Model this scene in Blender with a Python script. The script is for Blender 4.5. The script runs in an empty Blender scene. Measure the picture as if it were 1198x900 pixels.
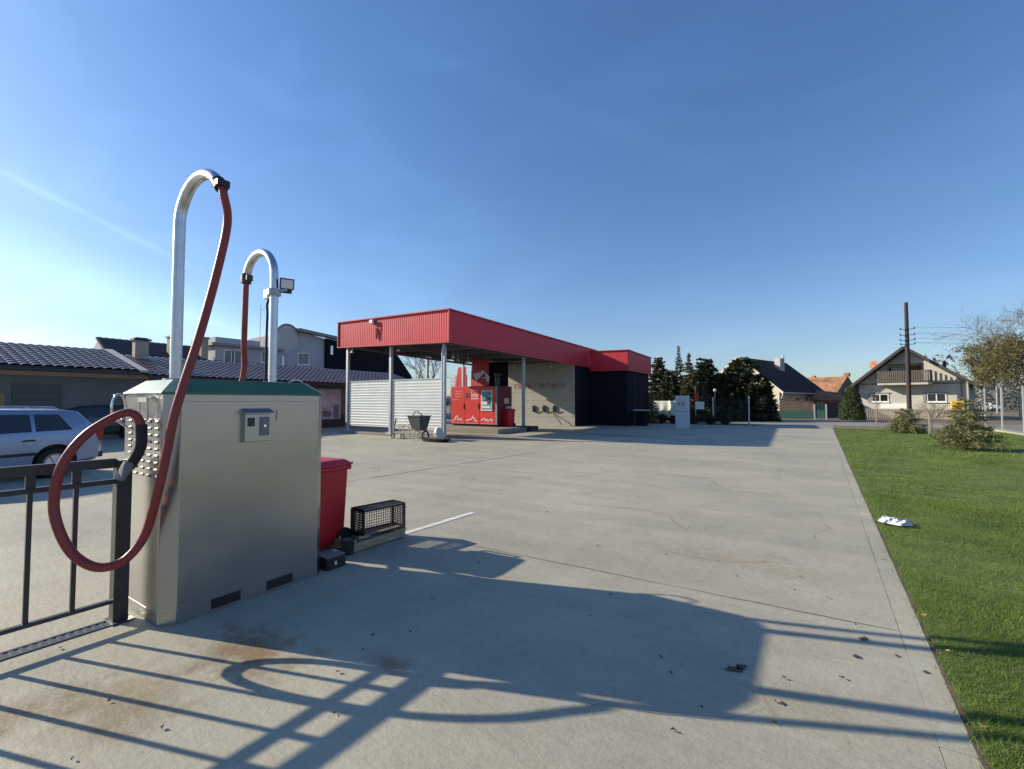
import bpy, bmesh, math, random
import numpy as np
from mathutils import Vector, Matrix
R = math.radians
random.seed(7)
rng = np.random.default_rng(7)
sc = bpy.context.scene
col = sc.collection

# ------------------------------------------------------------------ survey of the photograph (camera station 1.6 m above the yard)
FPX, CXP, CYP, HC = 540., 599., 450., 1.6
YAW = math.atan(354 / FPX)
PIT = math.atan(20 / FPX)
FW = Vector((-math.sin(YAW) * math.cos(PIT), math.cos(YAW) * math.cos(PIT), math.sin(PIT)))
RT = Vector((math.cos(YAW), math.sin(YAW), 0))
UP = RT.cross(FW)
def ray(px, py): return FW + RT * ((px - CXP) / FPX) + UP * ((CYP - py) / FPX)
def onX(px, py, X):
    d = ray(px, py); t = X / d.x; return Vector((X, d.y * t, HC + d.z * t))
def onY(px, py, Y):
    d = ray(px, py); t = Y / d.y; return Vector((d.x * t, Y, HC + d.z * t))
def onZ(px, py, z=0.):
    d = ray(px, py); t = (z - HC) / d.z; return Vector((d.x * t, d.y * t, z))
def onD(px, py, D):
    d = ray(px, py); return Vector((d.x * D, d.y * D, HC + d.z * D))

# ------------------------------------------------------------------ materials
MATS = {}
def mat(name, c, rough=.6, metal=0., var=.12, scale=6., bump=0., bscale=60., spec=.5, stretch=None, c2=None, coat=0., detail=6, fine=0.):
    m = bpy.data.materials.new(name); m.use_nodes = True
    nt = m.node_tree; N = nt.nodes; L = nt.links
    b = N['Principled BSDF']
    b.inputs['Roughness'].default_value = rough; b.inputs['Metallic'].default_value = metal
    b.inputs['Specular IOR Level'].default_value = spec
    b.inputs['Coat Weight'].default_value = coat; b.inputs['Coat Roughness'].default_value = .08
    tc = N.new('ShaderNodeTexCoord'); mp = N.new('ShaderNodeMapping')
    L.new(tc.outputs['Object'], mp.inputs[0])
    if stretch: mp.inputs['Scale'].default_value = stretch
    n = N.new('ShaderNodeTexNoise'); n.inputs['Scale'].default_value = scale; n.inputs['Detail'].default_value = detail
    n.inputs['Roughness'].default_value = .62
    L.new(mp.outputs[0], n.inputs['Vector'])
    cr = N.new('ShaderNodeValToRGB'); cr.color_ramp.elements[0].position = .3; cr.color_ramp.elements[1].position = .7
    lo = [max(0, x * (1 - var)) for x in c]; hi = [min(1, x * (1 + var)) for x in (c2 or c)]
    cr.color_ramp.elements[0].color = (*lo, 1); cr.color_ramp.elements[1].color = (*hi, 1)
    L.new(n.outputs[0], cr.inputs[0]); L.new(cr.outputs[0], b.inputs['Base Color'])
    mr = N.new('ShaderNodeMapRange'); mr.inputs['To Min'].default_value = max(.02, rough - .07); mr.inputs['To Max'].default_value = min(1, rough + .1)
    L.new(n.outputs[0], mr.inputs[0]); L.new(mr.outputs[0], b.inputs['Roughness'])
    if bump:
        n2 = N.new('ShaderNodeTexNoise'); n2.inputs['Scale'].default_value = bscale; n2.inputs['Detail'].default_value = 5
        L.new(mp.outputs[0], n2.inputs['Vector'])
        bp = N.new('ShaderNodeBump'); bp.inputs['Strength'].default_value = bump; bp.inputs['Distance'].default_value = .02
        L.new(n2.outputs[0], bp.inputs['Height']); L.new(bp.outputs[0], b.inputs['Normal'])
    MATS[name] = m
    return m

def leafmat(name, c, c2, transl=.25, scale=1.2):
    m = mat(name, c, .55, var=.25, scale=scale, c2=c2, spec=.3)
    nt = m.node_tree; N = nt.nodes; L = nt.links
    b = N['Principled BSDF']; out = N['Material Output']
    tr = N.new('ShaderNodeBsdfTranslucent'); mx = N.new('ShaderNodeMixShader'); mx.inputs[0].default_value = transl
    src = b.inputs['Base Color'].links[0].from_socket
    L.new(src, tr.inputs[0]); L.new(b.outputs[0], mx.inputs[1]); L.new(tr.outputs[0], mx.inputs[2]); L.new(mx.outputs[0], out.inputs[0])
    return m

def concrete_mat(name, base, stains=()):
    m = bpy.data.materials.new(name); m.use_nodes = True
    nt = m.node_tree; N = nt.nodes; L = nt.links; b = N['Principled BSDF']
    b.inputs['Specular IOR Level'].default_value = .35
    tc = N.new('ShaderNodeTexCoord')
    def noise(scale, detail=6, rough=.6, st=None, dist=0):
        mp = N.new('ShaderNodeMapping'); L.new(tc.outputs['Object'], mp.inputs[0])
        if st: mp.inputs['Scale'].default_value = st[0]; mp.inputs['Rotation'].default_value = (0, 0, st[1])
        n = N.new('ShaderNodeTexNoise'); n.inputs['Scale'].default_value = scale; n.inputs['Detail'].default_value = detail
        n.inputs['Roughness'].default_value = rough; n.inputs['Distortion'].default_value = dist
        L.new(mp.outputs[0], n.inputs['Vector']); return n.outputs[0]
    def ramp(f, p0, c0, p1, c1):
        r = N.new('ShaderNodeValToRGB'); e = r.color_ramp.elements
        e[0].position = p0; e[0].color = (*c0, 1); e[1].position = p1; e[1].color = (*c1, 1)
        L.new(f, r.inputs[0]); return r.outputs[0]
    def mixc(f, a, bb, mode='MIX', fac=None):
        x = N.new('ShaderNodeMix'); x.data_type = 'RGBA'; x.blend_type = mode
        if f is None: x.inputs[0].default_value = fac
        else: L.new(f, x.inputs[0])
        L.new(a, x.inputs[6]); L.new(bb, x.inputs[7]); return x.outputs[2]
    B = base
    c = ramp(noise(.35, 8, .65), .3, (B[0] * .78, B[1] * .78, B[2] * .79), .7, (B[0] * 1.13, B[1] * 1.12, B[2] * 1.08))
    sweep = ramp(noise(1., 5, .6, ((.25, 2.2, 1), R(18)), .6), .35, (.86, .86, .87), .68, (1.06, 1.05, 1.04))
    c = mixc(None, c, sweep, 'MULTIPLY', .75)
    blot = ramp(noise(2.3, 7, .7), .36, (.84, .82, .8), .56, (1, 1, 1))
    c = mixc(None, c, blot, 'MULTIPLY', .55)
    spk = ramp(noise(75, 3, .7), .3, (.75, .74, .73), .52, (1.03, 1.03, 1.03))
    c = mixc(None, c, spk, 'MULTIPLY', .5)
    rust = ramp(noise(.55, 5, .6, ((1, 1, 1), .4), .8), .66, (1, 1, 1), .8, (.86, .72, .6))
    c = mixc(None, c, rust, 'MULTIPLY', .6)
    damp = ramp(noise(.16, 6, .7, ((1, 1.4, 1), .9), .5), .62, (1, 1, 1), .76, (.78, .78, .8))
    c = mixc(None, c, damp, 'MULTIPLY', .7)
    for (sx_, sy_, rx_, ry_, colr, amt) in stains:
        mp = N.new('ShaderNodeMapping'); L.new(tc.outputs['Object'], mp.inputs[0]); mp.vector_type = 'POINT'
        mp.inputs['Location'].default_value = (-sx_ / rx_, -sy_ / ry_, 0); mp.inputs['Scale'].default_value = (1 / rx_, 1 / ry_, 0)
        ln = N.new('ShaderNodeVectorMath'); ln.operation = 'LENGTH'; L.new(mp.outputs[0], ln.inputs[0])
        sm = N.new('ShaderNodeMath'); sm.operation = 'SUBTRACT'; L.new(noise(5.5, 7, .75), sm.inputs[0])
        ml = N.new('ShaderNodeMath'); ml.operation = 'MULTIPLY'; ml.inputs[1].default_value = .42; L.new(ln.outputs['Value'], ml.inputs[0]); L.new(ml.outputs[0], sm.inputs[1])
        st_ = ramp(sm.outputs[0], .12, (1, 1, 1), .45, colr); c = mixc(None, c, st_, 'MULTIPLY', amt)
    fine = ramp(noise(16, 8, .75), .38, (.86, .855, .84), .55, (1.02, 1.02, 1.02)); c = mixc(None, c, fine, 'MULTIPLY', .6)
    sweep2 = ramp(noise(.8, 6, .65, ((2.4, .3, 1), R(-12)), 1.2), .60, (1, 1, 1), .74, (.84, .83, .82)); c = mixc(None, c, sweep2, 'MULTIPLY', .6)
    L.new(c, b.inputs['Base Color'])
    rr = N.new('ShaderNodeMapRange'); rr.inputs['To Min'].default_value = .55; rr.inputs['To Max'].default_value = .85
    L.new(noise(1.3, 5), rr.inputs[0]); L.new(rr.outputs[0], b.inputs['Roughness'])
    bp = N.new('ShaderNodeBump'); bp.inputs['Strength'].default_value = .35; bp.inputs['Distance'].default_value = .012
    ad = N.new('ShaderNodeMath'); ad.operation = 'ADD'
    L.new(noise(40, 6, .7), ad.inputs[0]); L.new(noise(9, 4, .6, ((1, 3, 1), R(15))), ad.inputs[1])
    L.new(ad.outputs[0], bp.inputs['Height']); L.new(bp.outputs[0], b.inputs['Normal'])
    MATS[name] = m; return m

concrete_mat('concrete', (.42, .402, .322), ((-3.05, 1.62, .62, .34, (.52, .37, .26), .95), (-3.1, .95, .55, .42, (.66, .54, .42), .85), (-3.45, .6, .3, .5, (.6, .46, .36), .8), (-2.2, 2.0, .25, .12, (.6, .45, .32), .8), (-.1, 2.9, .7, .3, (.82, .76, .7), .7), (-13.5, 15.9, 2.2, .9, (.45, .22, .2), .8), (-8.2, 21, 3, 1.2, (.4, .4, .42), .8), (-14, 17.5, 3.5, 1.2, (.5, .42, .36), .8), (-.6, 5.2, 1.2, .5, (.8, .7, .66), .6)))
concrete_mat('kerb_concrete', (.43, .42, .335))
concrete_mat('road_grey', (.30, .295, .26))
concrete_mat('island_concrete', (.27, .25, .22))
mat('dirt', (.15, .115, .085), .95, var=.3, scale=1.5, bump=.6, bscale=12, c2=(.2, .155, .11))
mat('soil', (.10, .08, .055), .95, var=.35, scale=4, bump=.6, bscale=30)
mat('soil_grass', (.12, .13, .05), .95, var=.4, scale=3, bump=.7, bscale=40, c2=(.2, .17, .1))
mat('lawn', (.08, .14, .02), .9, var=.3, scale=1.6, bump=.9, bscale=90, c2=(.13, .165, .032))
leafmat('grass_blade', (.085, .165, .02), (.18, .245, .045), .38, .9)
mat('paint_white', (.62, .61, .57), .7, var=.25, scale=14, c2=(.7, .69, .65))
mat('joint_dark', (.1, .095, .085), .9)
mat('stain_dark', (.055, .05, .042), .8, var=.4, scale=30)
mat('stain_rust', (.23, .17, .115), .85, var=.3, scale=12)
mat('steel', (.415, .42, .415), .31, 1., var=.05, scale=2, stretch=(2, 1.2, 2), spec=.5)
mat('steel_side', (.46, .455, .44), .36, 1., var=.06, scale=5, bump=.03, bscale=14)
mat('louver_steel', (.27, .27, .26), .65, .4, var=.06, scale=5)
mat('galv', (.62, .63, .64), .34, 1., var=.12, scale=9, bump=.03)
mat('galv_dull', (.42, .44, .46), .5, .7, var=.12, scale=9)
mat('chrome', (.8, .8, .8), .12, 1., var=.02)
mat('lid_green', (.035, .14, .075), .4, var=.12, scale=8, coat=.2)
mat('hose_red', (.26, .035, .03), .42, var=.12, scale=20, bump=.1, bscale=120)
mat('black_plastic', (.016, .016, .018), .45, var=.2, scale=20)
mat('black_rubber', (.02, .02, .021), .75, var=.2, scale=20)
mat('dark_paint', (.035, .037, .042), .45, var=.2, scale=10, bump=.05)
mat('grey_plastic', (.17, .18, .19), .5, var=.1)
mat('bin_red', (.56, .014, .024), .4, var=.08, scale=5, spec=.5)
mat('bin_red_lid', (.60, .025, .045), .38, var=.08, scale=5)
mat('old_wood', (.36, .29, .19), .85, var=.3, scale=5, stretch=(9, 1, 9), bump=.3)
mat('fresh_wood', (.55, .4, .22), .8, var=.15, scale=8)
mat('fascia_red', (.52, .03, .05), .45, var=.07, scale=.8, c2=(.56, .042, .062), spec=.3)
mat('trim_red', (.46, .03, .045), .4, var=.08, scale=2)
mat('panel_white', (.56, .60, .585), .45, .0, var=.06, scale=1.4)
mat('clad_grey', (.35, .345, .315), .6, var=.06, scale=1.6)
mat('clad_black', (.012, .012, .017), .8, var=.2, scale=2, spec=.12)
mat('beam_grey', (.16, .165, .17), .55, .5, var=.1)
mat('ceiling_dark', (.05, .047, .047), .7, var=.2, scale=2)
mat('sign_red', (.50, .03, .03), .45, var=.06)
mat('cab_red', (.66, .06, .055), .33, var=.06, scale=3)
mat('cab_dark', (.14, .012, .016), .5, var=.2, scale=8)
mat('print_white', (.75, .73, .72), .5, var=.04)
mat('print_pink', (.62, .27, .25), .5, var=.04)
mat('print_blue', (.03, .06, .13), .4)
mat('screen_teal', (.1, .28, .28), .2, var=.3, scale=4, c2=(.2, .4, .42))
mat('sticker_yellow', (.6, .5, .25), .6)
mat('car_paint', (.24, .31, .44), .3, .4, var=.03, coat=.7)
mat('car_dark', (.03, .045, .042), .3, .3, var=.05, coat=.7)
mat('car_white', (.7, .71, .72), .35, var=.03, coat=.5)
mat('glass', (.015, .018, .02), .06, var=.1, spec=.8)
mat('headlamp', (.7, .7, .72), .15, var=.05)
mat('tail_red', (.3, .01, .01), .25)
mat('tyre', (.022, .022, .022), .85)
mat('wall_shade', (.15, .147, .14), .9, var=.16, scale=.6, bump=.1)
mat('wall_dark', (.10, .105, .10), .9, var=.2, scale=.8)
mat('tile_brown', (.085, .062, .062), .28, var=.3, scale=2.5, spec=.6)
mat('tile_grey', (.075, .068, .07), .7, var=.25, scale=2, spec=.2)
mat('tile_dark', (.06, .04, .036), .75, var=.25, scale=1.5, spec=.15)
mat('tile_orange', (.30, .13, .07), .75, var=.3, scale=1., c2=(.36, .19, .1))
mat('plaster_pale', (.50, .49, .44), .9, var=.06, scale=.7, bump=.05)
mat('plaster_cream', (.62, .57, .47), .9, var=.07, scale=.7)
mat('wall_beige', (.40, .375, .34), .9, var=.1, scale=.5)
mat('plaster_grey', (.42, .42, .43), .9, var=.08, scale=.5)
mat('plaster_brick', (.3, .16, .11), .9, var=.2, scale=3)
mat('chimney_stone', (.38, .34, .27), .9, var=.15, scale=3)
mat('frame_white', (.78, .78, .77), .5, var=.03)
mat('shutter_grey', (.25, .25, .25), .6)
mat('rail_grey', (.13, .115, .10), .85, var=.2, scale=4)
mat('wood_brown', (.12, .075, .045), .8, var=.25, scale=4)
mat('wood_board', (.13, .095, .08), .85, var=.25, scale=3, stretch=(1, 1, .3))
mat('pole_wood', (.055, .038, .034), .85, var=.3, scale=4, stretch=(8, 8, .6), bump=.3)
mat('green_paint', (.035, .10, .085), .6, var=.15)
mat('fence_wire', (.10, .12, .115), .6, .3)
mat('fence_post', (.45, .46, .44), .6, var=.1)
mat('cab_grey', (.46, .51, .56), .5, var=.05, scale=2)
mat('tarp_white', (.84, .83, .76), .55, var=.07, scale=1.5, bump=.15, bscale=4)
mat('bag_white', (.56, .58, .63), .4, var=.12, scale=10, bump=.5, bscale=18)
mat('yellow_paint', (.75, .48, .02), .5)
mat('dish_orange', (.36, .13, .07), .7, var=.15)
mat('bark', (.10, .08, .06), .95, var=.3, scale=6, bump=.5, bscale=25)
mat('twig', (.17, .135, .105), .95, var=.3, scale=3)
mat('stake_pale', (.42, .37, .29), .85, var=.15)
leafmat('needle_dark', (.028, .036, .02), (.06, .068, .034), .2)
leafmat('needle_olive', (.05, .05, .024), (.11, .10, .048), .2)
leafmat('needle_fir', (.13, .145, .065), (.28, .27, .13), .35, 3.)
mat('tray_grey', (.085, .08, .075), .75, .2, var=.3, scale=8)
mat('letter_red', (.28, .145, .135), .6, var=.1)
leafmat('thuja', (.035, .06, .02), (.07, .10, .03), .2)
leafmat('leaf_green', (.095, .105, .04), (.20, .18, .075), .35)
leafmat('shrub_dark', (.035, .04, .022), (.09, .06, .035), .2)
leafmat('far_trees', (.14, .145, .15), (.21, .21, .215), .2, .2)  # leaf colour paled and greyed to carry the distance haze
mat('dry_leaf', (.06, .042, .028), .9, var=.4, scale=60)
mat('dry_leaf_light', (.36, .26, .1), .9, var=.3, scale=60)
mat('lamp_glass', (.8, .82, .84), .15, var=.03)
mat('poster', (.40, .40, .42), .5, var=.35, scale=1.1, c2=(.55, .55, .57))
M = MATS

# ------------------------------------------------------------------ mesh builder (world coordinates; moved to the owner's base when built)
class MB:
    def __init__(s): s.v = []; s.f = []; s.mi = []; s.cur = 0; s.sm = []
    def add(s, vs, fs, smooth=False):
        o = len(s.v); s.v += [tuple(p) for p in vs]
        for f in fs: s.f.append(tuple(i + o for i in f)); s.mi.append(s.cur); s.sm.append(smooth)
        return s
    def box(s, x0, y0, z0, x1, y1, z1):
        x0, x1 = min(x0, x1), max(x0, x1); y0, y1 = min(y0, y1), max(y0, y1); z0, z1 = min(z0, z1), max(z0, z1)
        vs = [(x0, y0, z0), (x1, y0, z0), (x1, y1, z0), (x0, y1, z0), (x0, y0, z1), (x1, y0, z1), (x1, y1, z1), (x0, y1, z1)]
        return s.add(vs, [(0, 3, 2, 1), (4, 5, 6, 7), (0, 1, 5, 4), (1, 2, 6, 5), (2, 3, 7, 6), (3, 0, 4, 7)])
    def hexa(s, b, t):      # bottom 4 points, top 4 points (same winding, ccw from above)
        return s.add(list(b) + list(t), [(0, 3, 2, 1), (4, 5, 6, 7), (0, 1, 5, 4), (1, 2, 6, 5), (2, 3, 7, 6), (3, 0, 4, 7)])
    def bar(s, p, q, w, h=None, up=(0, 0, 1)):
        p = Vector(p); q = Vector(q); d = (q - p).normalized(); up = Vector(up)
        if abs(d.dot(up)) > .95: up = Vector((1, 0, 0)) if abs(d.x) < .9 else Vector((0, 1, 0))
        a = d.cross(up).normalized() * (w / 2); b = a.cross(d).normalized() * ((h or w) / 2)
        return s.hexa([p - a - b, p + a - b, q + a - b, q - a - b], [p - a + b, p + a + b, q + a + b, q - a + b])
    def prism(s, pts, vec):
        n = len(pts); pts = [Vector(p) for p in pts]; vec = Vector(vec)
        vs = pts + [p + vec for p in pts]
        return s.add(vs, [tuple(range(n))[::-1], tuple(range(n, 2 * n))] + [(i, (i + 1) % n, n + (i + 1) % n, n + i) for i in range(n)])
    def loft(s, rings, caps=True, smooth=False):
        n = len(rings[0]); vs = [p for r in rings for p in r]; fs = []
        for k in range(len(rings) - 1):
            for i in range(n): fs.append((k * n + i, k * n + (i + 1) % n, (k + 1) * n + (i + 1) % n, (k + 1) * n + i))
        s.add(vs, fs, smooth)
        if caps:
            o = len(s.v) - len(vs)
            for f in (tuple(range(n))[::-1], tuple(range((len(rings) - 1) * n, len(rings) * n))):
                s.f.append(tuple(i + o for i in f)); s.mi.append(s.cur); s.sm.append(False)
        return s
    def tube(s, path, r, n=10, smooth_path=0, closed=False, flat=1.):
        P = [Vector(p) for p in path]
        if smooth_path:
            Q = []; m = len(P)
            for i in range(m - (0 if closed else 1)):
                g = lambda k: P[k % m] if closed else P[max(0, min(m - 1, k))]
                a, b, c, d = g(i - 1), g(i), g(i + 1), g(i + 2)
                for k in range(smooth_path):
                    t = k / smooth_path
                    Q.append(.5 * ((2 * b) + (c - a) * t + (2 * a - 5 * b + 4 * c - d) * t * t + (3 * b - a - 3 * c + d) * t ** 3))
            if not closed: Q.append(P[-1])
            P = Q
        m = len(P); rs = r if isinstance(r, (list, tuple)) else [r] * m
        if len(rs) != m: rs = list(np.interp(np.linspace(0, 1, m), np.linspace(0, 1, len(rs)), rs))
        T = []
        for i in range(m):
            a = P[(i - 1) % m] if closed else P[max(0, i - 1)]; b = P[(i + 1) % m] if closed else P[min(m - 1, i + 1)]
            T.append((b - a).normalized())
        u = T[0].orthogonal().normalized(); rings = []
        for i in range(m):
            u = (u - T[i] * u.dot(T[i])).normalized(); w = T[i].cross(u)
            rings.append([P[i] + (u * math.cos(k * 2 * math.pi / n) + w * math.sin(k * 2 * math.pi / n) * flat) * rs[i] for k in range(n)])
        if closed: rings.append(rings[0])
        return s.loft(rings, caps=not closed, smooth=True)
    def cyl(s, p, q, r, n=16, r2=None): return s.tube([p, q], [r, r2 if r2 is not None else r], n)
    def ball(s, c, r, n=10, sq=(1, 1, 1)):
        c = Vector(c); rings = []
        for i in range(n + 1):
            a = math.pi * (i + .02) / (n + .04) - math.pi / 2
            rings.append([c + Vector((math.cos(a) * math.cos(k * math.pi * 2 / n) * r * sq[0], math.cos(a) * math.sin(k * math.pi * 2 / n) * r * sq[1], math.sin(a) * r * sq[2])) for k in range(n)])
        return s.loft(rings, smooth=True)
    def grid(s, fn, nu, nv, smooth=False):
        vs = [fn(i / nu, j / nv) for j in range(nv + 1) for i in range(nu + 1)]
        w = nu + 1
        return s.add(vs, [(j * w + i, j * w + i + 1, (j + 1) * w + i + 1, (j + 1) * w + i) for j in range(nv) for i in range(nu)], smooth)

ORG = {}
def mesh_obj(name, mb, mats, parent=None, loc=None, smooth=None, bevel=0., bseg=2):
    me = bpy.data.meshes.new(name)
    if parent is not None: org = Vector((0, 0, 0)) if LOCAL.get(parent) else ORG[parent]
    else: org = Vector(loc) if loc is not None else Vector((0, 0, 0))
    me.from_pydata([(p[0] - org.x, p[1] - org.y, p[2] - org.z) for p in mb.v], [], mb.f)
    for m in (mats if isinstance(mats, (list, tuple)) else [mats]): me.materials.append(M[m] if isinstance(m, str) else m)
    me.polygons.foreach_set('material_index', mb.mi)
    me.polygons.foreach_set('use_smooth', [bool(x) if smooth is None else smooth for x in mb.sm])
    me.validate(); me.update()
    bm = bmesh.new(); bm.from_mesh(me); bmesh.ops.recalc_face_normals(bm, faces=bm.faces); bm.to_mesh(me); bm.free()
    if any(mb.sm) or smooth:
        try: me.set_sharp_from_angle(angle=R(45))
        except Exception: pass
    o = bpy.data.objects.new(name, me); col.objects.link(o)
    if parent is not None:
        o.parent = parent; ORG[o] = org; LOCAL[o] = LOCAL.get(parent)
    else: o.location = org; ORG[o] = org
    if bevel:
        b = o.modifiers.new('bevel', 'BEVEL'); b.width = bevel; b.segments = bseg; b.limit_method = 'ANGLE'; b.angle_limit = R(35)
    return o
LOCAL = {}
def tag(o, label=None, cat=None, group=None, kind=None):
    if label: o['label'] = label
    if cat: o['category'] = cat
    if group: o['group'] = group
    if kind: o['kind'] = kind
    return o
def thing(name, label, cat, loc=(0, 0, 0), rotz=0., group=None, local=False):
    o = bpy.data.objects.new(name, None); col.objects.link(o); o.location = loc; o.rotation_euler = (0, 0, rotz); o.empty_display_size = .2
    ORG[o] = Vector(loc); LOCAL[o] = local or rotz != 0
    return tag(o, label, cat, group)
def part(name, mb, mats, parent, bevel=0., label=None, smooth=None, bseg=2):
    o = mesh_obj(name, mb, mats, parent, bevel=bevel, smooth=smooth, bseg=bseg)
    if label: o['label'] = label
    return o
def solo(name, mb, mats, label, cat, loc, group=None, bevel=0., smooth=None, kind=None):
    return tag(mesh_obj(name, mb, mats, None, loc, bevel=bevel, smooth=smooth), label, cat, group, kind)
def struct(name, mb, mats, bevel=0.):
    return tag(mesh_obj(name, mb, mats, None, (0, 0, 0), bevel=bevel), kind='structure')
def copy_tree(o, parent=None):
    c = o.copy(); col.objects.link(c); c.parent = parent
    if parent is not None: c.matrix_parent_inverse = o.matrix_parent_inverse
    for ch in list(o.children): copy_tree(ch, c)
    return c
def raw_quads(name, V, mats, parent=None, loc=(0, 0, 0), nper=4, midx=None):
    """V: (N,nper,3) array of separate faces"""
    N_ = V.shape[0]; me = bpy.data.meshes.new(name)
    org = np.array(ORG[parent]) if parent is not None else np.array(loc)
    me.vertices.add(N_ * nper); me.vertices.foreach_set('co', (V - org).astype(np.float32).ravel())
    me.loops.add(N_ * nper); me.loops.foreach_set('vertex_index', np.arange(N_ * nper, dtype=np.int32))
    me.polygons.add(N_); me.polygons.foreach_set('loop_start', np.arange(0, N_ * nper, nper, dtype=np.int32))
    for m in (mats if isinstance(mats, (list, tuple)) else [mats]): me.materials.append(M[m])
    if midx is not None: me.polygons.foreach_set('material_index', midx.astype(np.int32))
    me.update(calc_edges=True); me.validate()
    o = bpy.data.objects.new(name, me); col.objects.link(o)
    if parent is not None: o.parent = parent; ORG[o] = ORG[parent]
    else: o.location = loc; ORG[o] = Vector(loc)
    return o
def leaf_quads(C, size, aspect=.6, dirs=None, spread=1.):
    """small faces at the points C; long axis along dirs (+noise) or random"""
    n = len(C); C = np.asarray(C, float)
    d = rng.normal(size=(n, 3)) * spread
    if dirs is not None: d = d * .45 + np.asarray(dirs)
    d /= np.linalg.norm(d, axis=1)[:, None] + 1e-9
    e = rng.normal(size=(n, 3)); e -= d * np.sum(e * d, 1)[:, None]; e /= np.linalg.norm(e, axis=1)[:, None] + 1e-9
    s = (np.asarray(size) * rng.uniform(.6, 1.4, n))[:, None]
    return np.stack([C - d * s - e * s * aspect * .3, C + e * s * aspect * .6, C + d * s, C - e * s * aspect * .6], 1)

# ------------------------------------------------------------------ camera, light, sky
cam_d = bpy.data.cameras.new('camera'); cam = bpy.data.objects.new('camera', cam_d); col.objects.link(cam)
cam_d.sensor_width = 36; cam_d.lens = 36 * FPX / 1198; cam_d.clip_end = 5000; cam_d.clip_start = .05
cam.location = (0, 0, HC); cam.rotation_euler = (R(90) + PIT, 0, YAW)
sc.camera = cam
SUN_EL = R(24.6); SX, SY = -.947, -.321
sun_d = bpy.data.lights.new('sun', 'SUN'); sun_d.energy = 4.8; sun_d.angle = R(.53); sun_d.color = (1., .885, .69)
sun = bpy.data.objects.new('sun', sun_d); col.objects.link(sun); sun.location = (-30, -10, 30)
to_sun = Vector((SX * math.cos(SUN_EL), SY * math.cos(SUN_EL), math.sin(SUN_EL)))
sun.rotation_euler = to_sun.to_track_quat('Z', 'Y').to_euler()
w = bpy.data.worlds.new('World'); sc.world = w; w.use_nodes = True
nt = w.node_tree; N = nt.nodes; L = nt.links
sky = N.new('ShaderNodeTexSky'); sky.sky_type = 'NISHITA'; sky.sun_disc = False
sky.sun_elevation = SUN_EL; sky.sun_rotation = math.atan2(SX, SY)
sky.air_density = 1.; sky.dust_density = .6; sky.ozone_density = 1.5; sky.altitude = 100
bg = N['Background']; bg.inputs['Strength'].default_value = .097
# thin cirrus veil in the sky dome
tc = N.new('ShaderNodeTexCoord'); mp = N.new('ShaderNodeMapping'); mp.inputs['Rotation'].default_value = (.35, .25, .9); mp.inputs['Scale'].default_value = (1.2, 5., 9.)
L.new(tc.outputs['Generated'], mp.inputs[0])
cn = N.new('ShaderNodeTexNoise'); cn.inputs['Scale'].default_value = 1.1; cn.inputs['Detail'].default_value = 5; cn.inputs['Distortion'].default_value = .4
L.new(mp.outputs[0], cn.inputs['Vector'])
cr = N.new('ShaderNodeValToRGB'); cr.color_ramp.elements[0].position = .48; cr.color_ramp.elements[1].position = .8
cr.color_ramp.elements[0].color = (0, 0, 0, 1); cr.color_ramp.elements[1].color = (.30, .30, .30, 1)
L.new(cn.outputs[0], cr.inputs[0])
mx = N.new('ShaderNodeMix'); mx.data_type = 'RGBA'; mx.blend_type = 'MIX'
br = N.new('ShaderNodeMix'); br.data_type = 'RGBA'; br.blend_type = 'MULTIPLY'; br.inputs[0].default_value = 1.; br.inputs[7].default_value = (1.5, 1.45, 1.4, 1)
sep = N.new('ShaderNodeSeparateXYZ'); L.new(tc.outputs['Generated'], sep.inputs[0])
tr_ = N.new('ShaderNodeValToRGB'); e = tr_.color_ramp.elements
e[0].position = 0.; e[0].color = (.72, .80, .96, 1); e[1].position = .6; e[1].color = (.68, .95, 1.28, 1)
mid = tr_.color_ramp.elements.new(.2); mid.color = (.74, .90, 1.12, 1)
L.new(sep.outputs[2], tr_.inputs[0])
tint = N.new('ShaderNodeMix'); tint.data_type = 'RGBA'; tint.blend_type = 'MULTIPLY'; tint.inputs[0].default_value = 1.
L.new(sky.outputs[0], tint.inputs[6]); L.new(tr_.outputs[0], tint.inputs[7])
L.new(tint.outputs[2], br.inputs[6])
L.new(cr.outputs[0], mx.inputs[0]); L.new(tint.outputs[2], mx.inputs[6]); L.new(br.outputs[2], mx.inputs[7])
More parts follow.
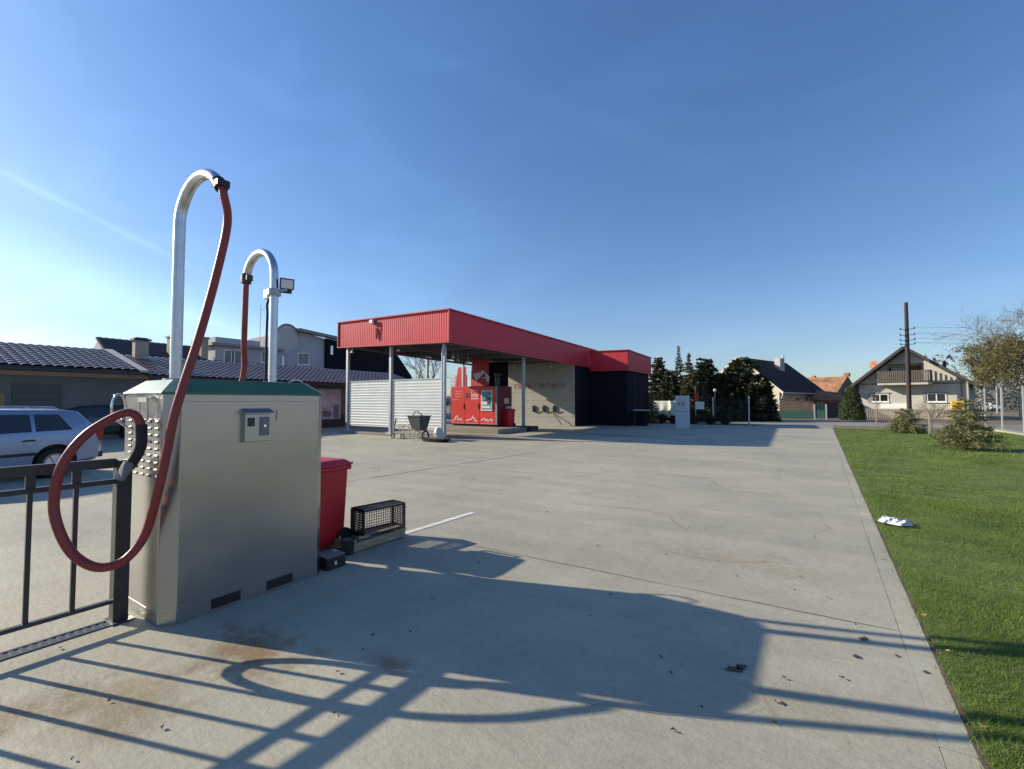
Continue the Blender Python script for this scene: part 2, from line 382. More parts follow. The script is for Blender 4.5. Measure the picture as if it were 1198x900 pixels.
def contrail(pa, pb, wd, gain, prev):
    da, db = ray(*pa).normalized(), ray(*pb).normalized(); nn_ = da.cross(db).normalized(); mid_ = (da + db).normalized(); half = da.dot(mid_)
    nv = N.new('ShaderNodeVectorMath'); nv.operation = 'NORMALIZE'; L.new(tc.outputs['Generated'], nv.inputs[0])
    d1 = N.new('ShaderNodeVectorMath'); d1.operation = 'DOT_PRODUCT'; d1.inputs[1].default_value = nn_; L.new(nv.outputs[0], d1.inputs[0])
    ab = N.new('ShaderNodeMath'); ab.operation = 'ABSOLUTE'; L.new(d1.outputs['Value'], ab.inputs[0])
    m1 = N.new('ShaderNodeMapRange'); m1.interpolation_type = 'SMOOTHSTEP'; m1.inputs['From Min'].default_value = wd; m1.inputs['From Max'].default_value = 0; L.new(ab.outputs[0], m1.inputs[0])
    d2 = N.new('ShaderNodeVectorMath'); d2.operation = 'DOT_PRODUCT'; d2.inputs[1].default_value = mid_; L.new(nv.outputs[0], d2.inputs[0])
    m2 = N.new('ShaderNodeMapRange'); m2.interpolation_type = 'SMOOTHSTEP'; m2.inputs['From Min'].default_value = half; m2.inputs['From Max'].default_value = half + (1 - half) * .8; L.new(d2.outputs['Value'], m2.inputs[0])
    ml = N.new('ShaderNodeMath'); ml.operation = 'MULTIPLY'; L.new(m1.outputs[0], ml.inputs[0]); L.new(m2.outputs[0], ml.inputs[1])
    m3 = N.new('ShaderNodeMath'); m3.operation = 'MULTIPLY'; L.new(ml.outputs[0], m3.inputs[0]); L.new(cn.outputs[0], m3.inputs[1])
    x = N.new('ShaderNodeMix'); x.data_type = 'RGBA'; x.blend_type = 'MULTIPLY'; L.new(m3.outputs[0], x.inputs[0]); L.new(prev, x.inputs[6]); x.inputs[7].default_value = (gain, gain * .98, gain * .95, 1)
    return x.outputs[2]
o_ = contrail((-60, 170), (260, 330), .009, 1.22, mx.outputs[2])
o_ = contrail((-120, 250), (420, 440), .07, 1.4, o_)  # widened streak, also paints the white haze glow low at the left
o_ = contrail((380, 20), (900, 220), .03, 1.12, o_)
L.new(o_, bg.inputs[0])
sc.view_settings.view_transform = 'Standard'; sc.view_settings.look = 'None'; sc.view_settings.exposure = .52; sc.view_settings.gamma = 1
sc.render.engine = 'CYCLES'
sc.cycles.max_bounces = 6

# ------------------------------------------------------------------ ground
def lawn_edge(y): return .585 + (y - 2.86) * .0091
def sheet(x0, y0, x1, y1, z, nx=1, ny=1):
    return MB().grid(lambda u, v: (x0 + (x1 - x0) * u, y0 + (y1 - y0) * v, z), nx, ny)
struct('ground', sheet(-2500, -2500, 2500, 2500, -.02), 'dirt')
yard = MB(); ys = [-14 + i * 2 for i in range(25)]; ys[-1] = 34.2
yard.add([p for y in ys for p in ((-25.2, y, 0), (lawn_edge(y) - .137, y, 0))], [(2 * i, 2 * i + 1, 2 * i + 3, 2 * i + 2) for i in range(len(ys) - 1)])
struct('concrete_yard', yard, 'concrete')
k = MB(); y = -8.
while y < 34:
    l = 1.0 + random.uniform(-.02, .02); y1 = min(34, y + l - .008); dx = random.uniform(-.003, .003); dz = random.uniform(-.001, .001)
    e0, e1 = lawn_edge(y), lawn_edge(y1)
    k.hexa([(e0 - .133 + dx, y, -.1), (e0 + dx, y, -.1), (e1 + dx, y1, -.1), (e1 - .133 + dx, y1, -.1)], [(e0 - .133 + dx, y, .0015 + dz), (e0 + dx, y, .0015 + dz), (e1 + dx, y1, .0015 + dz), (e1 - .133 + dx, y1, .0015 + dz)])
    y += l
struct('kerb', k, 'kerb_concrete')
lw = MB(); ys = list(np.linspace(-8, 33.6, 40))
lw.grid(lambda u, v: ((lambda y: lawn_edge(y) + .018 + u * (8.1 + .004 * y - lawn_edge(y)))(-8 + 41.8 * v * (1 - 0) if False else -8 + v * (40.2 + u * 0 + 1.5)), -8 + v * 41.7 + u * v * 1.5, .02 + .018 * math.sin(u * 7 + v * 23) * u), 14, 60)
struct('lawn', lw, 'lawn')
sl = MB(); sl.grid(lambda u, v: ((lambda y: lawn_edge(y) - .002 + u * .035)(-8 + v * 42), -8 + v * 42, .001 + .004 * math.sin(v * 400) * math.sin(v * 91)), 1, 220)
struct('soil_strip', sl, 'soil')
struct('road', sheet(-70, 37.6, 90, 45.5, -.004), 'road_grey')
struct('planting_strip', sheet(-14, 34.2, -3.2, 37.6, .004, 1, 1), 'soil_grass')
struct('driveway', sheet(-3.2, 34.2, 1.0, 37.6, -.0), 'road_grey')
struct('verge', sheet(-70, 45.5, 90, 53.5, -.008), 'dirt')
# neighbouring paved ground beyond the right fence
struct('gravel_lot', sheet(8.6, 5, 60, 37.6, -.006), 'road_grey')
# slab joints
j = MB()
def joint(p, q, wd=.012):
    p = Vector((*p, .003)); q = Vector((*q, .003)); n = 30; d = q - p; s = Vector((-d.y, d.x, 0)).normalized()
    offs = [random.uniform(-.006, .006) for _ in range(n + 1)]
    vs = []
    for i in range(n + 1):
        c = p + d * (i / n) + s * offs[i]; ww = wd * random.uniform(.4, 1.2) / 2
        vs += [c - s * ww, c + s * ww]
    j.add(vs, [(2 * i, 2 * i + 1, 2 * i + 3, 2 * i + 2) for i in range(n)])
joint((-3.86, 4.08), (.45, 4.22), .009); joint((-7.9, 5.2), (-7.4, 12.6), .03); joint((-7.4, 12.6), (-7.1, 14.6), .012)
joint((-24, 4.1), (-7.9, 4.1), .012); joint((-7.1, 9.6), (.5, 9.6), .006); joint((-12.8, 15.6), (-6, 16), .008)
def crack(x, y, a, l, wd):
    p = Vector((x, y, .0032)); vs = []; n = int(l / .06); 
    for i in range(n + 1):
        s_ = Vector((-math.sin(a), math.cos(a), 0)); w_ = wd * random.uniform(.3, 1) * min(1, (n - i) / 4 + .2, i / 3 + .2)
        vs += [p - s_ * w_ / 2, p + s_ * w_ / 2]; a += random.gauss(0, .22); p = p + Vector((math.cos(a), math.sin(a), 0)) * .06
    j.add(vs, [(2 * i, 2 * i + 1, 2 * i + 3, 2 * i + 2) for i in range(n)])
for c_ in ((-1.1, 2.2, 1.0, 1.1, .003), (-1.6, 5.2, -.3, 1.6, .005), (-.2, 2.75, 1.9, .7, .003), (-3.3, 6.6, .4, 2.4, .008), (-5.4, 8.3, .2, 3.2, .010), (-2.6, 10.4, -.2, 2.2, .010), (-2.2, .95, .6, .8, .0025), (-8.4, 7.0, 1.4, 2.2, .015), (-.05, 6.4, 1.3, 1.8, .005)): crack(*c_)
struct('slab_joint', j, 'joint_dark')
# worn white parking line
pl = MB()
def worn_line(p, q, wd):
    p = Vector((*p, .005)); q = Vector((*q, .005)); n = 40; d = q - p; s = Vector((-d.y, d.x, 0)).normalized(); vs = []
    for i in range(n + 1):
        c = p + d * (i / n); vs += [c - s * wd * random.uniform(.42, .5), c + s * wd * random.uniform(.42, .5)]
    pl.add(vs, [(2 * i, 2 * i + 1, 2 * i + 3, 2 * i + 2) for i in range(n)])
worn_line((-4.2, 3.75), (-4.15, 5.32), .095)
struct('painted_line', pl, 'paint_white')
# stains on the concrete
def blob(mb, x, y, rx, ry, z=.006, n=18, rough=.35):
    ph = [random.uniform(1 - rough, 1 + rough) for _ in range(n)]
    vs = [(x, y, z)] + [(x + rx * ph[i] * math.cos(i * 2 * math.pi / n), y + ry * ph[i] * math.sin(i * 2 * math.pi / n), z) for i in range(n)]
    mb.add(vs, [(0, 1 + i, 1 + (i + 1) % n) for i in range(n)])
st = MB()
blob(st, -.43, 3.09, .032, .03, rough=.6, n=26); blob(st, -.40, 3.13, .026, .03, rough=.6, n=26); blob(st, -.465, 3.06, .018, .014, rough=.6)
for (px, py, r) in ((1010, 748, .022), (1003, 769, .020), (1049, 768, .012), (1083, 787, .013), (916, 824, .012)):
    p = onZ(px, py); blob(st, p.x, p.y, r, r * 1.3, rough=.5)
struct('oil_stain', st, 'stain_dark')

# ------------------------------------------------------------------ grass of the lawn
def grass(nrng):
    out = []
    for (y0, y1, dens, h, wd, xr) in ((1.5, 5.5, 9000, .026, .004, .9), (5.5, 10, 3800, .028, .0055, 1.3), (10, 18, 1000, .03, .010, 1.8), (18, 33.5, 260, .036, .02, 2.2)):
        y = nrng.uniform(y0, y1, int((y1 - y0) * 8 * dens)); x = nrng.uniform(.5, 8.2, len(y))
        keep = (x > lawn_edge(y) + .008 + .018 * np.sin(y * 5.3) * np.sin(y * 1.7) + nrng.normal(0, .022, len(y))) & (x < .275 * y + xr)
        # fewer blades where the sward is thin
        thin = .5 + .5 * np.sin(x * 3.1 + np.sin(y * 1.7) * 2) * np.sin(y * 2.3 + x)
        keep &= nrng.uniform(0, 1, len(y)) < .62 + .38 * thin
        x, y = x[keep], y[keep]; n = len(x)
        a = nrng.uniform(0, 2 * np.pi, n); hh = h * nrng.uniform(.45, 1.35, n) * (1 + .35 * np.sin(x * 2.3 + y * .9) * np.sin(y * 1.9 - x)); hh = np.where(nrng.uniform(0, 1, n) < .012, hh * 1.9, hh); ww = wd * nrng.uniform(.7, 1.3, n)
        ln = nrng.normal(0, .5, (n, 2)) * hh[:, None]
        z = np.full(n, .018)
        b0 = np.stack([x - np.cos(a) * ww / 2, y - np.sin(a) * ww / 2, z], 1); b1 = np.stack([x + np.cos(a) * ww / 2, y + np.sin(a) * ww / 2, z], 1)
        tp = np.stack([x + ln[:, 0], y + ln[:, 1], z + hh], 1)
        out.append(np.stack([b0, b1, tp], 1))
    return np.concatenate(out)
G = grass(rng)
tag(raw_quads('grass', G, 'grass_blade', nper=3), 'short green grass of the lawn beside the kerb', 'grass', kind='stuff')

# ------------------------------------------------------------------ vacuum station in the foreground
pump = thing('vacuum_station', 'stainless steel self service vacuum cabinet with green lid, two steel arches and red hoses', 'vacuum cleaner', (-4.3, 2.05, 0))
X0, X1, Y0, Y1, CH, HB = -4.74, -3.86, 1.41, 2.70, .085, 1.665
def octo(g, z, ch=CH): # outline grown by g
    x0, x1, y0, y1 = X0 - g, X1 + g, Y0 - g, Y1 + g
    return [Vector(p) for p in ((x0 + ch, y0, z), (x1 - ch, y0, z), (x1, y0 + ch, z), (x1, y1 - ch, z), (x1 - ch, y1, z), (x0 + ch, y1, z), (x0, y1 - ch, z), (x0, y0 + ch, z))]
body = part('body', MB().loft([octo(0, .0), octo(0, HB)]), 'steel', pump, bevel=.006)
part('skirting', MB().loft([octo(.0015, .0), octo(.0015, .088)]), 'steel', pump)
lid = MB().loft([octo(.016, HB - .012), octo(.016, HB + .004), octo(-.10, HB + .105)]); part('lid', lid, 'lid_green', pump, bevel=.004)
def slot(ya, yb):
    m = MB(); m.box(-3.862, ya, .028, -3.851, yb, .10); return part('fork_slot', m, 'black_plastic', pump)
slot(1.727, 1.937); slot(2.15, 2.375)
# coin panel with little canopy
cp = MB(); cp.box(-3.862, 1.925, 1.275, -3.815, 2.135, 1.50); coin = part('coin_panel', cp, 'steel_side', pump, bevel=.004)
m = MB(); m.box(-3.816, 2.04, 1.32, -3.810, 2.118, 1.475); part('coin_door', m, 'grey_plastic', coin)
m = MB(); m.box(-3.816, 1.945, 1.40, -3.811, 2.0, 1.47); part('display', m, 'dark_paint', coin)
m = MB(); m.cyl((-3.811, 2.08, 1.40), (-3.803, 2.08, 1.40), .011, 10); part('lock', m, 'chrome', coin)
m = MB(); m.hexa([(-3.862, 1.91, 1.50), (-3.79, 1.91, 1.502), (-3.79, 2.15, 1.502), (-3.862, 2.15, 1.50)], [(-3.862, 1.91, 1.545), (-3.79, 1.91, 1.508), (-3.79, 2.15, 1.508), (-3.862, 2.15, 1.545)]); part('rain_hood', m, 'steel_side', coin)
m = MB(); m.box(-3.862, 2.165, 1.505, -3.852, 2.185, 1.525); m.box(-3.862, 2.205, 1.44, -3.853, 2.212, 1.53); part('latch', m, 'galv_dull', pump)
for (ya, yb, za, zb) in ((1.505, 2.605, .16, .163), (1.505, 2.605, 1.60, 1.603)):
    m = MB(); m.box(-3.862, ya, za, -3.8585, yb, zb); part('panel_seam', m, 'grey_plastic', pump)
for yy in (1.53, 1.90, 2.25, 2.58):
    for zz in (.125, 1.632):
        m = MB(); m.cyl((-3.861, yy, zz), (-3.857, yy, zz), .006, 8); part('rivet', m, 'galv', pump)
# end face: nozzle bracket and pressed louvers
br_ = MB(); br_.tube([(-4.235, 1.41, 1.46), (-4.235, 1.37, 1.47), (-4.235, 1.365, 1.62), (-4.235, 1.41, 1.63)], .007, 8); br_.tube([(-4.09, 1.41, 1.46), (-4.09, 1.37, 1.47), (-4.09, 1.365, 1.62), (-4.09, 1.41, 1.63)], .007, 8)
br_.bar((-4.245, 1.362, 1.615), (-4.08, 1.362, 1.615), .012, .035); part('nozzle_bracket', br_, 'galv', pump)
for r_ in range(9):
    for c_ in range(5):
        lv = MB(); x = -4.56 + c_ * .125; z = 1.04 + r_ * .05
        lv.add([(x, 1.409, z), (x + .055, 1.409, z), (x + .055, 1.401, z + .010), (x, 1.401, z + .010), (x, 1.409, z + .022), (x + .055, 1.409, z + .022)], [(0, 1, 2, 3), (3, 2, 5, 4), (0, 3, 4), (1, 5, 2), (0, 4, 5, 1)])
        part('louver', lv, 'louver_steel', pump)
# arches
def arch(yc, x, z0, zs, cx, cz, rr, a0, a1, n=16):
    pts = [(x, yc, z0), (x, yc, z0 + (zs - z0) * .5), (x, yc, zs)]
    for i in range(1, n + 1):
        a = a0 + (a1 - a0) * i / n; pts.append((cx + rr * math.cos(a), yc + .06 * (i / n if yc < 2 else -i / n * .3), cz + rr * 1.08 * math.sin(a)))
    return pts
a1 = arch(1.60, -4.25, HB + .05, 3.04, -3.965, 3.06, .285, math.pi, R(38))
m = MB().tube(a1, .0415, 18); pole1 = part('arch_pipe', m, 'galv', pump)
a2 = arch(2.385, -4.25, HB + .05, 2.74, -4.49, 2.79, .24, 0, R(172))
m = MB().tube(a2, .037, 18); pole2 = part('arch_pipe', m, 'galv', pump)
for yc in (1.60, 2.385):
    m = MB(); m.cyl((-4.25, yc, HB + .095), (-4.25, yc, HB + .118), .085, 20); part('pipe_flange', m, 'galv_dull', pump)
def frame(path):   # direction at the end
    return (Vector(path[-1]) - Vector(path[-2])).normalized()
e1 = Vector(a1[-1]); d1 = frame(a1)
hose1 = [e1 + d1 * .02, e1 + d1 * .09 + Vector((0, 0, -.03))]
def H(px, py, X): hose1.append(onX(px, py, X))
H(266, 262, -3.73); H(252, 326, -3.78); H(233, 394, -3.80); H(214, 452, -3.80); H(203, 490, -3.80); H(194, 535, -3.82); H(183, 582, -3.86); H(170, 625, -3.93); H(150, 652, -3.95)
H(128, 663, -3.96); H(106, 662, -3.99); H(84, 647, -4.06); H(69, 620, -4.11); H(63, 588, -4.15); H(72, 546, -4.15); H(97, 512, -4.15); H(128, 491, -4.15); H(148, 483, -4.12); H(160, 487, -4.09); H(165, 500, -4.08)
m = MB().tube(hose1, .0295, 14, smooth_path=6); h1 = part('suction_hose', m, 'hose_red', pump)
n0 = hose1[-1]
noz = [n0 + Vector((0, 0, .02)), onX(165, 520, -4.08), onX(158, 536, -4.08), onX(150, 547, -4.09)]
m = MB().tube(noz, .036, 12, smooth_path=4); nz = part('nozzle', m, 'black_rubber', pump)
q0 = onX(151, 543, -4.09); q1 = onX(139, 562, -4.11); dd = (q1 - q0).normalized(); sd = Vector((1, 0, 0)); up_ = sd.cross(dd).normalized()
m = MB(); ring = lambda c, a, b: [c + sd * (a * math.cos(t)) + up_ * (b * math.sin(t)) for t in [i * math.pi / 6 for i in range(12)]]
m.loft([ring(q0 - dd * .01, .040, .038), ring(q0 + dd * .03, .055, .034), ring(q1, .078, .018)]); part('crevice_tip', m, 'grey_plastic', nz)
m = MB(); c = e1 + d1 * .015; m.tube([c - d1 * .05, c + d1 * .04], .05, 16); m.box(c.x - .02, c.y - .045, c.z - .028, c.x + .065, c.y + .045, c.z + .028); part('hose_clamp', m, 'black_plastic', pump, bevel=.008)
# second hose on the far side
e2 = Vector(a2[-1]); hose2 = [e2, e2 + Vector((-.005, 0, -.10)), onX(285.5, 400, -4.76), onX(284.5, 440, -4.80), Vector((-4.86, 2.28, 1.2)), Vector((-4.86, 2.6, .72)), Vector((-4.72, 2.83, .60)), Vector((-4.50, 2.86, .62)), onX(379, 560, -4.25) , onX(380, 520, -4.22), onX(375.5, 490, -4.25), onX(372, 474, -4.3)]
hose2[5] = Vector((-4.86, 2.58, .75)); hose2[8] = Vector((-4.31, 2.81, .78)); hose2[9] = Vector((-4.24, 2.775, 1.08)); hose2[10] = Vector((-4.27, 2.76, 1.36)); hose2[11] = Vector((-4.3, 2.75, 1.5))
m = MB().tube(hose2, .028, 12, smooth_path=6); part('suction_hose', m, 'hose_red', pump)
m = MB(); m.tube([e2 + Vector((0, 0, .05)), e2 + Vector((0, 0, -.05))], .046, 14); m.box(e2.x - .068, e2.y - .03, e2.z - .03, e2.x + .075, e2.y + .03, e2.z + .03); part('hose_clamp', m, 'dark_paint', pump, bevel=.006)
# chrome hose rings at both ends
def hring(c, rx, rz, nrm):
    c = Vector(c); s = Vector((-nrm[1], nrm[0], 0)).normalized(); m = MB()
    m.tube([c + s * (rx * math.cos(t)) + Vector((0, 0, rz * math.sin(t))) for t in [i * math.pi / 12 for i in range(24)]], .009, 8, closed=True)
    return m, c, s
c = onX(139, 477, -4.5); m, c, s = hring(c, .05, .105, (.9, .3, 0))
m.tube([c + Vector((0, 0, -.105)), c + Vector((0.0, .06, -.16)), Vector((-4.5, 1.41, c.z - .17))], .009, 8); part('hose_ring', m, 'chrome', pump)
m, c, s = hring((-4.24, 2.80, 1.56), .07, .085, (.8, .3, 0)); m.tube([c + Vector((0, 0, -.085)), Vector((-4.3, 2.70, 1.46))], .009, 8); part('hose_ring', m, 'chrome', pump)
# floodlight on the second arch
fp = Vector((-4.205, 2.43, 2.70))
m = MB(); m.cyl((-4.25, 2.385, 2.60), (-4.25, 2.385, 2.66), .06, 16); m.bar((-4.25, 2.385, 2.63), (-4.16, 2.46, 2.66), .03, .02); clampf = part('lamp_bracket', m, 'galv_dull', pump)
m = MB(); m.box(-4.40, 2.36, 2.58, -4.32, 2.43, 2.67); part('junction_box', m, 'frame_white', pump, bevel=.008)
m = MB(); ax = Vector((.85, -.35, -.25)).normalized(); sx = ax.cross(Vector((0, 0, 1))).normalized(); uz = sx.cross(ax).normalized(); cc = Vector((-4.165, 2.46, 2.715))
def rect(c, a, b): a *= .74; b *= .74; return [c - sx * a - uz * b, c + sx * a - uz * b, c + sx * a + uz * b, c - sx * a + uz * b]
m.loft([rect(cc - ax * .05, .06, .045), rect(cc - ax * .01, .085, .07), rect(cc + ax * .01, .085, .07)]); m.bar(cc - uz * .09 - ax * .03, cc - uz * .04 - ax * .03, .09, .05)
fl = part('floodlight', m, 'dark_paint', pump, bevel=.004)
m = MB(); m.loft([rect(cc + ax * .0105, .07, .055), rect(cc + ax * .014, .07, .055)]); part('lamp_glass', m, 'lamp_glass', fl)
m = MB().tube([(-4.35, 2.40, 2.60), (-4.36, 2.38, 2.52), (-4.315, 2.36, 2.42), (-4.305, 2.35, 2.1), (-4.305, 2.35, 1.85), (-4.30, 2.33, 1.76)], .011, 8, smooth_path=5); part('cable', m, 'black_rubber', pump)
m = MB().tube([(-4.1, 2.45, 1.775), (-4.08, 2.5, 1.80), (-4.06, 2.56, 1.79), (-4.06, 2.57, 1.76)], .006, 6, smooth_path=5); part('cable', m, 'frame_white', pump, label='thin white cable on the lid')

# ------------------------------------------------------------------ railing at the left
rail = thing('railing', 'low dark steel railing with thin balusters running up to the steel cabinet', 'railing', (-4.3, 1.3, 0))
YR = -3.2
m = MB(); m.box(-4.325, YR, 1.118, -4.275, 1.255, 1.185); part('top_rail', m, 'dark_paint', rail, bevel=.004)
m = MB(); m.box(-4.32, YR, 1.0, -4.28, 1.255, 1.035); part('mid_rail', m, 'dark_paint', rail, bevel=.003)
m = MB(); m.box(-4.32, YR, .138, -4.28, 1.255, .165); part('bottom_rail', m, 'dark_paint', rail, bevel=.003)
for yy in (1.298, YR):
    m = MB(); m.box(-4.345, yy - .045, 0, -4.255, yy + .045, 1.17); m.box(-4.39, yy - .06, 0, -4.21, yy + .06, .012); part('post', m, 'dark_paint', rail, bevel=.004)
yb = 1.041
while yb > YR + .1:
    m = MB(); m.box(-4.312, yb - .013, .165, -4.288, yb + .013, 1.0); m.box(-4.309, yb - .024, 1.035, -4.291, yb + .024, 1.118); part('baluster', m, 'dark_paint', rail); yb -= .226
dg = MB(); dg.box(-4.36, -6, -.02, -4.34, 1.38, .007); dg.box(-4.25, -6, -.02, -4.23, 1.38, .007); yy = -6
while yy < 1.36: dg.box(-4.34, yy, -.02, -4.25, yy + .022, .005); yy += .045
dg.box(-4.34, -6, .0005, -4.25, 1.38, .0015)
solo('drain_channel', dg, 'dark_paint', 'narrow dark slotted drain channel in the concrete under the railing', 'drain', (-4.3, -2, 0))

# ------------------------------------------------------------------ wheelie bins
def bin_parts(root):
    b = MB(); rr = lambda a, b2, z, oy=0: [(-a, -b2 + oy, z), (a, -b2 + oy, z), (a, b2 + oy, z), (-a, b2 + oy, z)]
    b.loft([rr(.205, .235, .03), rr(.21, .24, .12), rr(.235, .265, .85)]); part('body', b, 'bin_red', root, bevel=.03, bseg=3)
    b = MB(); b.loft([rr(.255, .285, .84), rr(.26, .29, .885), rr(.25, .28, .89)]); part('rim', b, 'bin_red', root, bevel=.01)
    b = MB(); b.loft([rr(.262, .292, .892), rr(.262, .292, .912), rr(.20, .23, .955, .01), rr(.1, .12, .968, .01)]); part('lid', b, 'bin_red_lid', root, bevel=.012)
    b = MB(); b.tube([(-.2, .29, .88), (-.2, .34, .9), (.2, .34, .9), (.2, .29, .88)], .014, 8); part('handle', b, 'bin_red', root)
    for s in (-1, 1):
        b = MB(); b.cyl((s * .19, .22, .1), (s * .24, .22, .1), .1, 20); part('wheel', b, 'black_rubber', root)
    b = MB(); b.box(-.12, -.228, .14, .12, -.212, .19); part('foot_grip', b, 'bin_red', root, bevel=.004)
bin1 = thing('wheelie_bin', 'red wheelie bin standing directly behind the steel vacuum cabinet', 'bin', (-4.625, 3.09, 0), R(3), group='red wheelie bins', local=True)
bin_parts(bin1)

# ------------------------------------------------------------------ crate, wooden box and black box by the bin
def crate_lattice(root):
    Lx, Ly, Hh = .53, .27, .24      # local: x long, y short, z height; open top
    t = .012
    for nm, p0, p1, nu, nv in (('long_side', ((-Lx / 2, -Ly / 2, 0), (Lx / 2, -Ly / 2, 0), (0, 0, Hh)), None, 16, 7), ('long_side', ((-Lx / 2, Ly / 2, 0), (Lx / 2, Ly / 2, 0), (0, 0, Hh)), None, 16, 7),
                               ('short_side', ((-Lx / 2, -Ly / 2, 0), (-Lx / 2, Ly / 2, 0), (0, 0, Hh)), None, 10, 7), ('short_side', ((Lx / 2, -Ly / 2, 0), (Lx / 2, Ly / 2, 0), (0, 0, Hh)), None, 10, 7),
                               ('base_grid', ((-Lx / 2, -Ly / 2, 0), (Lx / 2, -Ly / 2, 0), (0, Ly, 0)), None, 17, 9)):
        a, b, up = (Vector(q) for q in p0); m = MB(); d = b - a; u = up.normalized() if True else up
        for i in range(nu + 1):
            c = a + d * (i / nu); m.bar(c, c + up, .006 if nm == 'base_grid' else .009)
        for k_ in range(nv + 1):
            wd = .006 if nm == 'base_grid' else .008
            if k_ in (0, nv): wd = .022
            m.bar(a + up * (k_ / nv), b + up * (k_ / nv), wd)
        for c in (a, b): m.bar(c, c + up, .026)
        if nm == 'long_side': # solid upper band
            m.bar(a + up * .9, b + up * .9, .012, .055, up=up)
        part(nm, m, 'black_plastic', root)
cr_ = thing('plastic_crate', 'black lattice plastic crate standing on its long edge over a wooden box', 'crate', (-4.13, 3.72, .20), 0, local=True)
crate_lattice(cr_)
# tip it: long axis along Y, open top towards +X (towards the viewer), resting on the wooden box
cr_.rotation_euler = Matrix(((0, 0, 1), (1, 0, 0), (0, 1, 0))).to_euler()
cr_.location = (-4.34, 3.66, .135 + .13)
cr_.rotation_euler.rotate_axis('Y', R(-8))
wb = thing('wooden_box', 'low weathered wooden slat box lying under the black crate', 'box', (-4.2, 3.58, 0))
for nm, x0, x1, y0, y1 in (('long_board', -4.10, -4.085, 3.20, 3.93), ('long_board', -4.42, -4.405, 3.20, 3.93), ('end_board', -4.405, -4.10, 3.20, 3.217), ('end_board', -4.405, -4.10, 3.913, 3.93)):
    m = MB(); m.box(x0, y0, .012, x1, y1, .105); part(nm, m, 'old_wood', wb, bevel=.003)
m = MB()
for i in range(4): m.box(-4.40 + i * .078, 3.22, .012, -4.34 + i * .078, 3.91, .02)
part('bottom_slats', m, 'old_wood', wb)
for yy in (3.24, 3.88):
    for xx in (-4.385, -4.13):
        m = MB(); m.box(xx - .012, yy - .012, .02, xx + .012, yy + .012, .125); part('corner_post', m, 'fresh_wood', wb)
m = MB(); m.bar((-4.16, 3.30, .125), (-4.11, 3.86, .135), .06, .03); solo('wood_offcut', m, 'old_wood', 'short dark offcut of timber lying on the wooden box', 'timber', (-4.13, 3.58, .12), bevel=.004)
m = MB(); m.bar((-4.13, 3.845, .125), (-4.05, 3.90, .10), .05, .03); solo('wood_offcut', m, 'fresh_wood', 'small bright fresh wood offcut at the right end of the wooden box', 'timber', (-4.1, 3.88, .1))
# slumped black sack left of the crate
m = MB()
for (x, y, z, r, q) in ((-4.16, 3.19, .10, .10, (1, 1, 1.1)), (-4.2, 3.22, .2, .07, (1, 1, .9))): m.ball((x, y, z), r, 10, q)
bk = MB(); bk.cyl((-4.14, 3.165, .0), (-4.14, 3.165, .15), .06, 16, .068); bk.tube([(-4.14 + .07 * math.cos(t), 3.165 + .07 * math.sin(t), .148) for t in [i * math.pi / 8 for i in range(16)]], .008, 6, closed=True)
solo('bucket', bk, 'black_plastic', 'small black plastic bucket between the red bin and the wooden box', 'bucket', (-4.12, 3.17, 0))
m = MB(); m.box(-4.06, 2.73, 0, -3.87, 2.94, .11); bb = thing('battery_box', 'small black box with a white mark on the ground behind the cabinet corner', 'box', (-3.96, 2.82, 0))
part('case', m, 'black_plastic', bb, bevel=.01)
m = MB(); m.box(-4.05, 2.735, .11, -3.88, 2.935, .125); part('cover', m, 'grey_plastic', bb, bevel=.004)
m = MB(); m.box(-3.8695, 2.81, .04, -3.867, 2.835, .075); part('sticker', m, 'print_white', bb)

# ------------------------------------------------------------------ cars
def wheel(root, x, y, side, r=.31):
    b = MB(); prof = [(.0, .55), (.02, .62), (.02, .8), (.0, .97), (.03, 1.), (.17, 1.), (.2, .95), (.2, .3)]
    rings = []
    for i in range(25):
        a = i * 2 * math.pi / 24; rings.append([Vector((x + r * q * math.cos(a), y - side * (d), r + r * q * math.sin(a))) for d, q in prof])
    b.loft(rings, caps=False, smooth=True); t = part('tyre', b, 'tyre', root)
    b = MB(); b.cyl((x, y - side * .012, r), (x, y - side * .15, r), r * .62, 24)
    for k_ in range(6):
        a = k_ * math.pi / 3; b.bar((x, y - side * .004, r), (x + r * .58 * math.cos(a), y - side * .008, r + r * .58 * math.sin(a)), .02, .06, up=(0, 1, 0))
    part('rim', b, 'galv', t)
def prof_interp(tab, x): return float(np.interp(x, [t[0] for t in tab], [t[1] for t in tab]))
